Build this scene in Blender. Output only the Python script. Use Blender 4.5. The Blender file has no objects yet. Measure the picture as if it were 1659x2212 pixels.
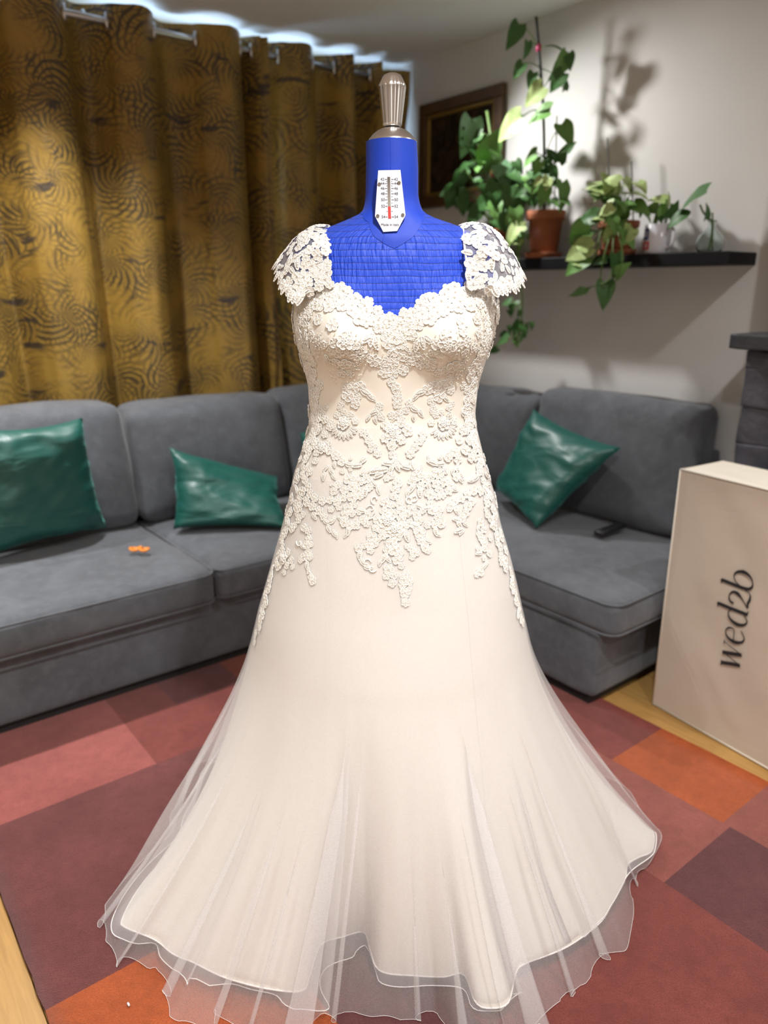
import bpy, bmesh, math, random
import numpy as np
from mathutils import Vector, Matrix, Quaternion, noise
from mathutils.bvhtree import BVHTree

sc = bpy.context.scene
COL = sc.collection
rnd = random.Random(7)
PI = math.pi

# ------------------------------------------------------------------ camera
F, HY, CAMZ = 1600.0, 620.0, 1.38
PITCH = math.atan((1106 - HY) / F)
cp, sp = math.cos(PITCH), math.sin(PITCH)
cam_d = bpy.data.cameras.new('camera')
cam = bpy.data.objects.new('camera', cam_d)
COL.objects.link(cam)
cam.location = (0, 0, CAMZ)
cam.rotation_euler = (PI / 2 - PITCH, 0, 0)
cam_d.sensor_fit = 'VERTICAL'
cam_d.sensor_height = 36.0
cam_d.lens = F / 2212 * 36.0
cam_d.clip_start = 0.02
cam_d.dof.use_dof = True
cam_d.dof.focus_distance = 1.44
cam_d.dof.aperture_fstop = 2.1
sc.camera = cam

# ------------------------------------------------------------------ room frame
# s = distance from the curtain plane, t = distance from the right hand wall
ANG = math.radians(-51.87)
e1 = np.array([math.cos(ANG), math.sin(ANG)])
e2 = np.array([e1[1], -e1[0]])
CORNER = -3.39 * e1 - 2.82 * e2
H = 2.5


def rw(s, t, z):
    q = CORNER + s * e1 + t * e2
    return Vector((q[0], q[1], z))


def ray(x, y):
    v = y - 1106
    u = x - 829.5
    return np.array([u, F * cp - v * sp, -(v * cp + F * sp)])


CO = np.array([0, 0, CAMZ])


def room_of(P):
    q = np.array(P[:2]) - CORNER
    return (q @ e1, q @ e2, P[2])


def onz(x, y, z):
    d = ray(x, y)
    return room_of(CO + d * ((z - CAMZ) / d[2]))


def onzw(x, y, z):
    d = ray(x, y)
    return CO + d * ((z - CAMZ) / d[2])


def ons(x, y, s):
    d = ray(x, y)
    return room_of(CO + d * ((s + CORNER @ e1) / (d[:2] @ e1)))


def ont(x, y, t):
    d = ray(x, y)
    return room_of(CO + d * ((t + CORNER @ e2) / (d[:2] @ e2)))


def onD(x, y, D=1.56):
    d = ray(x, y)
    return CO + d * (D / d[1])


# ------------------------------------------------------------------ world and lights
w = bpy.data.worlds.new('world')
sc.world = w
w.use_nodes = True
w.node_tree.nodes['Background'].inputs[0].default_value = (0.50, 0.72, 1.0, 1)
w.node_tree.nodes['Background'].inputs[1].default_value = 9.0


def downlight(s, t, power, size=150, blend=0.8, col=(1.0, 0.93, 0.84), rad=0.035, aim=None):
    l = bpy.data.lights.new('ceiling_spot', 'SPOT')
    l.energy = power
    l.spot_size = math.radians(size)
    l.spot_blend = blend
    l.color = col
    l.shadow_soft_size = rad
    o = bpy.data.objects.new('ceiling_spot', l)
    o.location = rw(s, t, H - 0.03)
    if aim:
        o.rotation_euler = (rw(*aim) - o.location).to_track_quat('-Z', 'Y').to_euler()
    COL.objects.link(o)


WARM = (1.0, 0.988, 0.972)
downlight(0.52, 0.69, 108, 92, 1.0, WARM, 0.045, (1.75, 0.0, 1.15))
downlight(0.60, 2.0, 150, 106, 1.0, WARM)
downlight(0.60, 3.3, 150, 106, 1.0, WARM)
downlight(3.05, 2.15, 94, 140, 0.8, WARM, 0.05)
downlight(3.0, 3.35, 70, 140, 0.8, WARM, 0.05)
downlight(3.05, 0.75, 50, 140, 0.8, WARM, 0.04)
downlight(4.3, 2.4, 105, 140, 0.8, WARM)

sc.view_settings.view_transform = 'Standard'
sc.view_settings.look = 'None'
sc.view_settings.exposure = 0.22
sc.view_settings.gamma = 1.0
sc.view_settings.use_curve_mapping = False
sc.cycles.transparent_max_bounces = 24
sc.cycles.max_bounces = 10

# ------------------------------------------------------------------ helpers
I4 = Matrix.Identity(4)
WM = {}


def link(o, parent=None, world=None):
    world = world or I4
    COL.objects.link(o)
    WM[o.name] = world.copy()
    if parent is not None:
        o.parent = parent
        o.matrix_parent_inverse = WM[parent.name].inverted()
    o.matrix_basis = world
    return o


def tag(o, label, cat, group=None):
    o['label'] = label
    o['category'] = cat
    if group:
        o['group'] = group
    return o


def thing(name, loc, label, cat, group=None):
    o = bpy.data.objects.new(name, None)
    o.empty_display_size = 0.05
    link(o, None, Matrix.Translation(Vector(loc)))
    return tag(o, label, cat, group)


def mesh(name, V, Fc, mats, smooth=True, uv=None, recalc=False, fm=None):
    m = bpy.data.meshes.new(name)
    m.from_pydata([tuple(map(float, v)) for v in V], [], [tuple(f) for f in Fc])
    if not isinstance(mats, (list, tuple)):
        mats = [mats]
    for k in mats:
        m.materials.append(k)
    if fm is not None:
        m.polygons.foreach_set('material_index', fm)
    if recalc:
        bm = bmesh.new()
        bm.from_mesh(m)
        bmesh.ops.recalc_face_normals(bm, faces=bm.faces)
        bm.to_mesh(m)
        bm.free()
    if smooth:
        m.polygons.foreach_set('use_smooth', [True] * len(m.polygons))
    if uv is not None:
        L = m.uv_layers.new(name='UVMap')
        idx = np.zeros(len(m.loops), dtype=np.int32)
        m.loops.foreach_get('vertex_index', idx)
        L.data.foreach_set('uv', np.array(uv, dtype=np.float32)[idx].ravel())
    m.update()
    return m


def obj(name, m, parent=None, world=None):
    return link(bpy.data.objects.new(name, m), parent, world)


def mk(name, VF, mat, parent=None, smooth=True, uv=None, recalc=False, fm=None):
    return obj(name, mesh(name, VF[0], VF[1], mat, smooth, uv, recalc, fm), parent)


def join(parts):
    V, Fc = [], []
    for v, f in parts:
        n = len(V)
        V.extend(v)
        Fc.extend([tuple(i + n for i in q) for q in f])
    return V, Fc


def tube(path, r, sides=6, closed=False, caps=True):
    path = [Vector(p) for p in path]
    n = len(path)
    V, Fc = [], []
    up = None
    for i, p in enumerate(path):
        if closed:
            d = path[(i + 1) % n] - path[i - 1]
        else:
            d = path[min(i + 1, n - 1)] - path[max(i - 1, 0)]
        if d.length < 1e-9:
            d = Vector((0, 0, 1))
        d.normalize()
        if up is None:
            up = d.orthogonal().normalized()
        else:
            up = (up - d * up.dot(d))
            if up.length < 1e-6:
                up = d.orthogonal()
            up.normalize()
        b = d.cross(up)
        rr = r[i] if isinstance(r, (list, tuple)) else r
        for k in range(sides):
            a = 2 * PI * k / sides
            V.append(p + up * (rr * math.cos(a)) + b * (rr * math.sin(a)))
    m = n if closed else n - 1
    for i in range(m):
        j = (i + 1) % n
        for k in range(sides):
            k2 = (k + 1) % sides
            Fc.append((i * sides + k, i * sides + k2, j * sides + k2, j * sides + k))
    if not closed and caps:
        Fc.append(tuple(range(sides))[::-1])
        Fc.append(tuple((n - 1) * sides + k for k in range(sides)))
    return V, Fc


def lathe(prof, n=32, c=(0, 0, 0), radf=None):
    """prof: (r,z) list; radf(angle,i) multiplies the radius"""
    V, Fc = [], []
    for i, (r, z) in enumerate(prof):
        for k in range(n):
            a = 2 * PI * k / n
            q = r * (radf(a, i) if radf else 1)
            V.append((c[0] + q * math.cos(a), c[1] + q * math.sin(a), c[2] + z))
    for i in range(len(prof) - 1):
        for k in range(n):
            k2 = (k + 1) % n
            Fc.append((i * n + k, i * n + k2, (i + 1) * n + k2, (i + 1) * n + k))
    if prof[0][0] > 1e-6:
        Fc.append(tuple(range(n))[::-1])
    if prof[-1][0] > 1e-6:
        Fc.append(tuple((len(prof) - 1) * n + k for k in range(n)))
    return V, Fc


def box(s0, s1, t0, t1, z0, z1, f=rw):
    V = [f(s, t, z) for z in (z0, z1) for t in (t0, t1) for s in (s0, s1)]
    return V, [(0, 1, 3, 2), (4, 6, 7, 5), (0, 4, 5, 1), (2, 3, 7, 6), (0, 2, 6, 4), (1, 5, 7, 3)]


def bevel_box(s0, s1, t0, t1, z0, z1, b, f=rw):
    """box with chamfered edges (24 verts)"""
    V = []
    idx = {}
    for ax in range(3):
        for cx in (0, 1):
            for cy in (0, 1):
                for cz in (0, 1):
                    lo = [s0, t0, z0]
                    hi = [s1, t1, z1]
                    c = (cx, cy, cz)
                    p = [hi[k] if c[k] else lo[k] for k in range(3)]
                    for k in range(3):
                        if k != ax:
                            p[k] += -b if c[k] else b
                    idx[(ax, c)] = len(V)
                    V.append(f(*p))
    Fc = []
    for ax in range(3):
        o1, o2 = [(1, 2), (0, 2), (0, 1)][ax]
        for side in (0, 1):
            q = []
            for a_, b_ in ((0, 0), (1, 0), (1, 1), (0, 1)):
                c = [0, 0, 0]
                c[ax] = side
                c[o1] = a_
                c[o2] = b_
                q.append(idx[(ax, tuple(c))])
            Fc.append(tuple(q))
    for ax in range(3):  # edges parallel to ax
        o1, o2 = [(1, 2), (0, 2), (0, 1)][ax]
        for a_ in (0, 1):
            for b_ in (0, 1):
                def cc(e):
                    c = [0, 0, 0]
                    c[ax] = e
                    c[o1] = a_
                    c[o2] = b_
                    return tuple(c)
                Fc.append((idx[(o1, cc(0))], idx[(o1, cc(1))], idx[(o2, cc(1))], idx[(o2, cc(0))]))
    for c in [(a, b2, c2) for a in (0, 1) for b2 in (0, 1) for c2 in (0, 1)]:
        Fc.append((idx[(0, c)], idx[(1, c)], idx[(2, c)]))
    return V, Fc


def softbox(s0, s1, t0, t1, z0, z1, r=0.04, n=14, puff=(0, 0, 0), nz=0.0, seed=0, f=rw):
    """rounded cushion; puff = bulge along (s,t,z)"""
    c = np.array([(s0 + s1) / 2, (t0 + t1) / 2, (z0 + z1) / 2])
    hs = np.array([(s1 - s0) / 2, (t1 - t0) / 2, (z1 - z0) / 2])
    key = {}
    V, Fc = [], []

    def vid(i, j, k):
        q = (i, j, k)
        if q in key:
            return key[q]
        p = np.array([i, j, k]) / n * 2 - 1
        # push grid lines toward the edges so the rounding is well sampled
        p = np.sign(p) * (1 - (1 - np.abs(p)) ** 1.7)
        P = p * hs
        inner = np.clip(P, -(hs - r), hs - r)
        d = P - inner
        L = np.linalg.norm(d)
        if L > 1e-9:
            P = inner + d / L * r if L > r * 0.999 else inner + d * (r / max(np.abs(d).max(), 1e-9)) * (np.abs(d).max() / L)
        u = P / hs
        for ax in range(3):
            o = [a for a in range(3) if a != ax]
            g = max(0, 1 - u[o[0]] ** 2) * max(0, 1 - u[o[1]] ** 2)
            P[ax] += puff[ax] * g * u[ax]
        Q = P + c
        if nz:
            nv = noise.noise_vector(Vector(Q) * 5.0 + Vector((seed * 3.1, seed, 0)))
            nv2 = noise.noise_vector(Vector(Q) * 14.0 + Vector((seed * 1.7, 0, seed)))
            Q = Q + np.array(nv) * nz + np.array(nv2) * nz * 0.35
        key[q] = len(V)
        V.append(f(*Q))
        return key[q]
    for a in range(n):
        for b in range(n):
            for side in (0, n):
                Fc.append((vid(side, a, b), vid(side, a + 1, b), vid(side, a + 1, b + 1), vid(side, a, b + 1)))
                Fc.append((vid(a, side, b), vid(a + 1, side, b), vid(a + 1, side, b + 1), vid(a, side, b + 1)))
                Fc.append((vid(a, b, side), vid(a + 1, b, side), vid(a + 1, b + 1, side), vid(a, b + 1, side)))
    return V, Fc


def grid_faces(nu, nv, closed_u=False):
    """verts indexed row v * nu + u"""
    Fc = []
    for j in range(nv - 1):
        for i in range(nu if closed_u else nu - 1):
            i2 = (i + 1) % nu
            Fc.append((j * nu + i, j * nu + i2, (j + 1) * nu + i2, (j + 1) * nu + i))
    return Fc


def smooth_path(pts, n):
    """Catmull-Rom resample"""
    P = [np.array(p, float) for p in pts]
    P = [2 * P[0] - P[1]] + P + [2 * P[-1] - P[-2]]
    out = []
    m = len(P) - 3
    for k in range(n):
        x = k / (n - 1) * m
        i = min(int(x), m - 1)
        u = x - i
        a, b, c, d = P[i:i + 4]
        out.append(0.5 * ((2 * b) + (c - a) * u + (2 * a - 5 * b + 4 * c - d) * u * u + (3 * b - a - 3 * c + d) * u ** 3))
    return out


# ------------------------------------------------------------------ materials
class NT:
    def __init__(s, name):
        s.m = bpy.data.materials.new(name)
        s.m.use_nodes = True
        s.t = s.m.node_tree
        s.N = s.t.nodes
        s.p = s.N['Principled BSDF']
        s.out = s.N['Material Output']

    def n(s, typ, props=None, **ins):
        q = s.N.new('ShaderNode' + typ)
        for k, v in (props or {}).items():
            setattr(q, k, v)
        for k, v in ins.items():
            key = int(k[1:]) if k[0] == 'i' and k[1:].isdigit() else k.replace('_', ' ')
            s.set(q.inputs[key], v)
        return q

    def set(s, sock, v):
        if hasattr(v, 'is_output') or isinstance(v, bpy.types.NodeSocket):
            s.t.links.new(v, sock)
        else:
            sock.default_value = v

    def math(s, op, a, b=None, c=None, clamp=False):
        q = s.N.new('ShaderNodeMath')
        q.operation = op
        q.use_clamp = clamp
        for i, v in enumerate((a, b, c)):
            if v is not None:
                s.set(q.inputs[i], v)
        return q.outputs[0]

    def mix(s, f, a, b):
        q = s.N.new('ShaderNodeMix')
        q.data_type = 'RGBA'
        s.set(q.inputs[0], f)
        s.set(q.inputs[6], a)
        s.set(q.inputs[7], b)
        return q.outputs[2]

    def noise(s, vec, scale, detail=3, rough=0.55, dist=0.0):
        q = s.n('TexNoise', Scale=scale, Detail=detail, Roughness=rough, Distortion=dist)
        if vec is not None:
            s.set(q.inputs['Vector'], vec)
        return q.outputs[0]

    def ramp(s, f, lo, hi):
        q = s.n('MapRange')
        s.set(q.inputs[0], f)
        q.inputs[1].default_value = lo
        q.inputs[2].default_value = hi
        return q.outputs[0]

    def bump(s, h, strength=0.3, dist=0.01):
        q = s.n('Bump', Strength=strength, Distance=dist)
        s.set(q.inputs['Height'], h)
        s.set(s.p.inputs['Normal'], q.outputs[0])

    def co(s, kind='Object'):
        return s.n('TexCoord').outputs[kind]

    def scalev(s, v, sc3):
        q = s.n('Mapping')
        s.set(q.inputs[0], v)
        q.inputs['Scale'].default_value = sc3
        return q.outputs[0]


def c4(c):
    return (c[0], c[1], c[2], 1)


def simple(name, col, rough=0.5, metal=0.0, var=0.0, vscale=8.0, bump=0.0, bscale=60.0, sheen=0.0, spec=0.5, col2=None):
    k = NT(name)
    k.p.inputs['Roughness'].default_value = rough
    k.p.inputs['Metallic'].default_value = metal
    k.p.inputs['Specular IOR Level'].default_value = spec
    if sheen:
        k.p.inputs['Sheen Weight'].default_value = sheen
        k.p.inputs['Sheen Roughness'].default_value = 0.4
    v = k.co()
    if var or col2:
        f = k.ramp(k.noise(v, vscale, 4), 0.3, 0.7)
        c2 = col2 or tuple(x * (1 - var) for x in col)
        k.set(k.p.inputs['Base Color'], k.mix(f, c4(col), c4(c2)))
    else:
        k.p.inputs['Base Color'].default_value = c4(col)
    if bump:
        k.bump(k.noise(v, bscale, 3), bump, 0.004)
    return k.m


M = {}
M['wall'] = simple('wall_paint', (0.68, 0.67, 0.65), 0.85, var=0.05, vscale=3, bump=0.08, bscale=120, spec=0.2)
M['ceiling'] = simple('ceiling_paint', (0.82, 0.82, 0.82), 0.9, var=0.03, bump=0.05, bscale=90, spec=0.2)
M['white_trim'] = simple('white_trim', (0.8, 0.8, 0.8), 0.4)
M['black_shelf'] = simple('black_shelf', (0.006, 0.006, 0.008), 0.45, spec=0.2)
M['chrome'] = simple('chrome', (0.94, 0.94, 0.94), 0.22, 1.0)
M['chrome_satin'] = simple('chrome_satin', (0.82, 0.81, 0.80), 0.25, 1.0)
M['rod'] = simple('rod_metal', (0.75, 0.75, 0.76), 0.28, 1.0)
M['black_plastic'] = simple('black_plastic', (0.012, 0.012, 0.013), 0.4)
M['dark_base'] = simple('sofa_plinth', (0.012, 0.011, 0.011), 0.8)
M['terracotta'] = simple('terracotta', (0.38, 0.12, 0.05), 0.75, var=0.25, vscale=14, bump=0.1)
M['soil'] = simple('soil', (0.03, 0.02, 0.012), 0.95, bump=0.8, bscale=90)
M['mug'] = simple('white_ceramic', (0.66, 0.67, 0.74), 0.2)
M['mug_blue'] = simple('mug_blue', (0.03, 0.06, 0.25), 0.3)
M['mug_red'] = simple('mug_red', (0.55, 0.03, 0.03), 0.3)
M['leaf_dark'] = simple('leaf_dark', (0.035, 0.10, 0.025), 0.5, spec=0.35, col2=(0.06, 0.16, 0.04), vscale=30)
M['leaf_mid'] = simple('leaf_mid', (0.09, 0.22, 0.05), 0.5, spec=0.35, col2=(0.16, 0.32, 0.08), vscale=25)
M['leaf_pale'] = simple('leaf_pale', (0.26, 0.42, 0.12), 0.5, spec=0.35, col2=(0.52, 0.60, 0.28), vscale=30)
M['leaf_silver'] = simple('leaf_silver', (0.22, 0.38, 0.22), 0.3, col2=(0.06, 0.17, 0.07), vscale=60)
M['stem'] = simple('stem', (0.10, 0.18, 0.04), 0.6)
M['stake'] = simple('stake', (0.025, 0.028, 0.022), 0.7)
M['pink'] = simple('pink_tie', (0.5, 0.05, 0.15), 0.5)
M['orange'] = simple('orange_plastic', (0.85, 0.27, 0.03), 0.3)
M['slate'] = simple('slate', (0.035, 0.035, 0.045), 0.55, col2=(0.085, 0.082, 0.10), vscale=11, bump=1.0, bscale=30)
M['slate_top'] = simple('slate_top', (0.05, 0.05, 0.058), 0.5, var=0.4, vscale=30, bump=0.4, bscale=60)
M['frame_wood'] = simple('frame_wood', (0.12, 0.06, 0.025), 0.4, col2=(0.055, 0.028, 0.012), vscale=12)
M['frame_gold'] = simple('frame_gold', (0.50, 0.33, 0.10), 0.35, 0.6)
M['plate'] = simple('plate_white', (0.72, 0.73, 0.80), 0.35)
M['print_black'] = simple('print_black', (0.015, 0.015, 0.018), 0.5)
M['red'] = simple('dial_red', (0.55, 0.03, 0.02), 0.4)
M['lint'] = simple('lint', (0.8, 0.8, 0.78), 0.8)


def painting_mat():
    k = NT('old_painting')
    v = k.co('UV')
    a = k.noise(v, 3.0, 6, 0.65, 1.5)
    b = k.noise(k.scalev(v, (9, 2, 1)), 2.0, 4)
    c = k.mix(k.ramp(a, 0.35, 0.7), c4((0.012, 0.009, 0.007)), c4((0.06, 0.035, 0.02)))
    c = k.mix(k.ramp(b, 0.62, 0.75), c, c4((0.13, 0.08, 0.045)))
    k.set(k.p.inputs['Base Color'], c)
    k.p.inputs['Roughness'].default_value = 0.22
    return k.m


M['painting'] = painting_mat()


def fabric_grey():
    k = NT('grey_suede')
    v = k.co()
    a = k.ramp(k.noise(v, 4.5, 5, 0.6, 0.6), 0.35, 0.7)
    b = k.ramp(k.noise(v, 26, 4, 0.65), 0.45, 0.8)
    c = k.mix(a, c4((0.085, 0.090, 0.101)), c4((0.122, 0.130, 0.146)))
    c = k.mix(k.math('MULTIPLY', b, 0.4), c, c4((0.175, 0.187, 0.208)))
    k.set(k.p.inputs['Base Color'], c)
    k.p.inputs['Roughness'].default_value = 0.85
    k.p.inputs['Sheen Weight'].default_value = 0.35
    k.p.inputs['Sheen Roughness'].default_value = 0.4
    k.p.inputs['Specular IOR Level'].default_value = 0.2
    h = k.math('ADD', k.math('MULTIPLY', k.noise(v, 420, 2), 0.3), k.noise(v, 18, 3))
    k.bump(h, 0.35, 0.006)
    return k.m


M['sofa'] = fabric_grey()


def green_satin():
    k = NT('green_satin')
    v = k.co()
    k.p.inputs['Base Color'].default_value = (0.004, 0.085, 0.068, 1)
    k.p.inputs['Roughness'].default_value = 0.46
    k.p.inputs['Sheen Weight'].default_value = 0.3
    k.p.inputs['Sheen Roughness'].default_value = 0.3
    k.p.inputs['Sheen Tint'].default_value = (0.3, 0.9, 0.8, 1)
    k.p.inputs['Specular IOR Level'].default_value = 0.7
    a = k.noise(k.scalev(v, (5, 5, 11)), 1.0, 2, 0.5, 0.8)
    k.bump(a, 0.55, 0.03)
    return k.m


M['green'] = green_satin()


def curtain_mat():
    k = NT('gold_plume_brocade')
    uv = k.co('UV')                                   # metres on the cloth
    nz = k.n('TexNoise', Scale=6.0, Detail=2.0)
    k.set(nz.inputs['Vector'], uv)
    off = k.n('VectorMath', {'operation': 'SCALE'})
    k.set(off.inputs[0], nz.outputs[1])
    off.inputs['Scale'].default_value = 0.06
    add = k.n('VectorMath', {'operation': 'ADD'})
    k.set(add.inputs[0], uv)
    k.set(add.inputs[1], off.outputs[0])
    P = add.outputs[0]

    def plume(scale, ofs, k1, k2):
        mp = k.n('Mapping')
        k.set(mp.inputs[0], P)
        mp.inputs['Location'].default_value = ofs
        vo = k.n('TexVoronoi', {'voronoi_dimensions': '2D', 'feature': 'F1'}, Scale=scale, Randomness=0.85)
        k.set(vo.inputs['Vector'], mp.outputs[0])
        d = k.n('VectorMath', {'operation': 'SUBTRACT'})
        k.set(d.inputs[0], mp.outputs[0])
        k.set(d.inputs[1], vo.outputs['Position'])
        xyz = k.n('SeparateXYZ')
        k.set(xyz.inputs[0], d.outputs[0])
        ang = k.math('ARCTAN2', xyz.outputs[0], xyz.outputs[1])
        rad = vo.outputs['Distance']
        # curved barbs sweeping away from the quill
        ph = k.math('ADD', k.math('MULTIPLY', ang, k1), k.math('MULTIPLY', rad, k2))
        return k.math('SINE', ph), rad, ang
    s1, r1, a1 = plume(5.2, (0, 0, 0), 16.0, 36.0)
    s2, r2, a2 = plume(7.0, (3.3, 1.7, 0), 14.0, -30.0)
    barb = k.math('MAXIMUM', k.ramp(s1, 0.0, 0.6), k.math('MULTIPLY', k.ramp(s2, 0.2, 0.7), 0.8))
    patch = k.ramp(k.noise(P, 5.0, 4, 0.6), 0.34, 0.56)
    fac = k.math('MULTIPLY', barb, patch)
    # darker flecks between plumes
    fl = k.ramp(k.noise(k.scalev(P, (1.0, 3.4, 1)), 4.2, 2, 0.5), 0.65, 0.70)
    gold = k.mix(k.noise(P, 3.0, 2), c4((0.30, 0.18, 0.030)), c4((0.42, 0.26, 0.055)))
    c = k.mix(k.math('MULTIPLY', fac, 0.95), gold, c4((0.055, 0.043, 0.028)))
    c = k.mix(k.math('MULTIPLY', fl, 0.85), c, c4((0.035, 0.03, 0.032)))
    k.set(k.p.inputs['Base Color'], c)
    k.p.inputs['Roughness'].default_value = 0.42
    k.p.inputs['Specular IOR Level'].default_value = 0.5
    k.bump(k.math('ADD', fac, k.math('MULTIPLY', k.noise(P, 26, 3), 1.2)), 0.22, 0.006)
    return k.m


M['curtain'] = curtain_mat()


def wood_mat():
    k = NT('oak_planks')
    v = k.co('UV')
    g = k.noise(k.scalev(v, (2.0, 38, 1)), 2.2, 6, 0.65, 0.6)
    big = k.noise(v, 1.3, 2)
    c = k.mix(k.ramp(g, 0.3, 0.72), c4((0.50, 0.28, 0.085)), c4((0.30, 0.15, 0.04)))
    c = k.mix(k.math('MULTIPLY', k.ramp(big, 0.3, 0.7), 0.4), c, c4((0.56, 0.35, 0.12)))
    k.set(k.p.inputs['Base Color'], c)
    k.p.inputs['Roughness'].default_value = 0.38
    k.bump(g, 0.12, 0.002)
    return k.m


M['oak'] = wood_mat()


def rug_mat(name, col):
    k = NT('rug_' + name)
    v = k.co()
    a = k.noise(v, 5, 4, 0.6)
    b = k.noise(v, 330, 3, 0.75)
    e = k.noise(k.scalev(v, (1, 1, 1)), 130, 2, 0.7)
    c = k.mix(k.ramp(a, 0.3, 0.75), c4(tuple(x * 1.12 for x in col)), c4(tuple(x * 0.76 for x in col)))
    g = k.noise(v, 34, 3, 0.7)
    c = k.mix(k.math('MULTIPLY', k.ramp(g, 0.4, 0.7), 0.45), c, c4(tuple(x * 0.55 for x in col)))
    c = k.mix(k.math('MULTIPLY', k.ramp(b, 0.38, 0.66), 0.62), c, c4(tuple(x * 0.40 for x in col)))
    k.set(k.p.inputs['Base Color'], c)
    k.p.inputs['Roughness'].default_value = 0.95
    k.p.inputs['Specular IOR Level'].default_value = 0.05
    k.p.inputs['Sheen Weight'].default_value = 0.15
    k.bump(k.math('ADD', b, k.math('MULTIPLY', e, 0.35)), 0.7, 0.004)
    return k.m


def box_cloth():
    k = NT('cream_cloth')
    v = k.co()
    k.p.inputs['Base Color'].default_value = (0.56, 0.47, 0.38, 1)
    k.p.inputs['Roughness'].default_value = 0.75
    k.p.inputs['Sheen Weight'].default_value = 0.2
    k.bump(k.math('ADD', k.noise(v, 7, 3, 0.6, 1.0), k.math('MULTIPLY', k.noise(v, 400, 1), 0.05)), 0.12, 0.02)
    return k.m


M['boxcloth'] = box_cloth()
M['boxtop'] = simple('box_lid_cloth', (0.72, 0.66, 0.56), 0.7, bump=0.2, bscale=12)


def blue_knit():
    k = NT('blue_jersey')
    v = k.co()
    k.p.inputs['Base Color'].default_value = (0.006, 0.050, 0.52, 1)
    k.p.inputs['Roughness'].default_value = 0.6
    k.p.inputs['Sheen Weight'].default_value = 0.2
    k.p.inputs['Sheen Tint'].default_value = (0.3, 0.4, 1, 1)
    k.bump(k.noise(v, 600, 2), 0.15, 0.001)
    return k.m


M['blue'] = blue_knit()


def blue_shirred():
    """smocked jersey: rows of dark elastic thread, puckers in between"""
    k = NT('blue_shirred')
    uv = k.co('UV')                                   # u: metres round the body, v: metres up
    xyz = k.n('SeparateXYZ')
    k.set(xyz.inputs[0], uv)
    wob = k.noise(uv, 9.0, 2)
    row = k.math('ADD', k.math('MULTIPLY', xyz.outputs[1], 84.0), k.math('MULTIPLY', wob, 0.9))
    fr = k.math('FRACT', row)
    dist = k.math('ABSOLUTE', k.math('SUBTRACT', fr, 0.5))           # .5 at the thread
    thread = k.ramp(dist, 0.44, 0.475)
    rid = k.math('FLOOR', row)
    cv = k.n('CombineXYZ')
    k.set(cv.inputs[0], k.math('MULTIPLY', xyz.outputs[0], 230.0))
    k.set(cv.inputs[1], k.math('MULTIPLY', row, 0.30))
    k.set(cv.inputs[2], k.math('MULTIPLY', rid, 0.21))
    puck = k.noise(cv.outputs[0], 1.0, 2, 0.5)
    arch = k.math('SUBTRACT', 1.0, k.math('POWER', k.math('MULTIPLY', dist, 2.0), 3.0))
    hgt = k.math('ADD', k.math('MULTIPLY', arch, 0.14), k.math('MULTIPLY', puck, 1.5))
    k.bump(hgt, 0.8, 0.0035)
    c = k.mix(thread, c4((0.006, 0.058, 0.60)), c4((0.002, 0.012, 0.16)))
    k.set(k.p.inputs['Base Color'], c)
    k.p.inputs['Roughness'].default_value = 0.55
    k.p.inputs['Sheen Weight'].default_value = 0.2
    k.p.inputs['Sheen Tint'].default_value = (0.3, 0.4, 1, 1)
    return k.m


M['shirred'] = blue_shirred()


def satin():
    k = NT('champagne_satin')
    v = k.co()
    k.p.inputs['Base Color'].default_value = (0.82, 0.77, 0.685, 1)
    k.p.inputs['Roughness'].default_value = 0.42
    k.p.inputs['Sheen Weight'].default_value = 0.25
    k.p.inputs['Specular IOR Level'].default_value = 0.45
    k.bump(k.noise(k.scalev(v, (7, 7, 2.2)), 1.0, 3, 0.55, 0.5), 0.28, 0.02)
    return k.m


M['satin'] = satin()


def tulle(name, alpha, col=(0.90, 0.895, 0.91)):
    k = NT(name)
    k.N.remove(k.p)
    d = k.n('BsdfDiffuse', Color=c4(col))
    t = k.n('BsdfTranslucent', Color=c4(col))
    a = k.n('MixShader')
    a.inputs[0].default_value = 0.35
    k.t.links.new(d.outputs[0], a.inputs[1])
    k.t.links.new(t.outputs[0], a.inputs[2])
    tr = k.n('BsdfTransparent')
    mx = k.n('MixShader')
    v = k.co()
    f = k.ramp(k.noise(v, 900, 1), 0.2, 0.8)
    fac = k.math('ADD', k.math('MULTIPLY', f, alpha * 0.4), alpha * 0.8)
    k.set(mx.inputs[0], fac)
    k.t.links.new(tr.outputs[0], mx.inputs[1])
    k.t.links.new(a.outputs[0], mx.inputs[2])
    k.t.links.new(mx.outputs[0], k.out.inputs[0])
    return k.m


M['tulle'] = tulle('white_tulle', 0.31)
M['tulle2'] = tulle('white_tulle_fine', 0.27)
M['net'] = tulle('sleeve_net', 0.30)
M['lace'] = simple('ivory_lace_cord', (0.91, 0.895, 0.85), 0.55, sheen=0.3)
M['lacefill'] = simple('ivory_lace_fill', (0.77, 0.735, 0.67), 0.7, bump=0.5, bscale=700)
M['lacewhite'] = simple('white_lace_cord', (0.90, 0.88, 0.85), 0.55, sheen=0.3)
M['lacefillw'] = simple('white_lace_fill', (0.80, 0.785, 0.77), 0.7, bump=0.5, bscale=700)
M['pearl'] = simple('pearl', (0.83, 0.77, 0.66), 0.18)
M['hemcord'] = simple('hem_thread', (0.92, 0.90, 0.88), 0.6)


def glass_mat(name, col=(0.9, 0.97, 0.95)):
    k = NT(name)
    k.p.inputs['Base Color'].default_value = c4(col)
    k.p.inputs['Transmission Weight'].default_value = 1.0
    k.p.inputs['Roughness'].default_value = 0.02
    k.p.inputs['IOR'].default_value = 1.3
    return k.m


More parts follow.
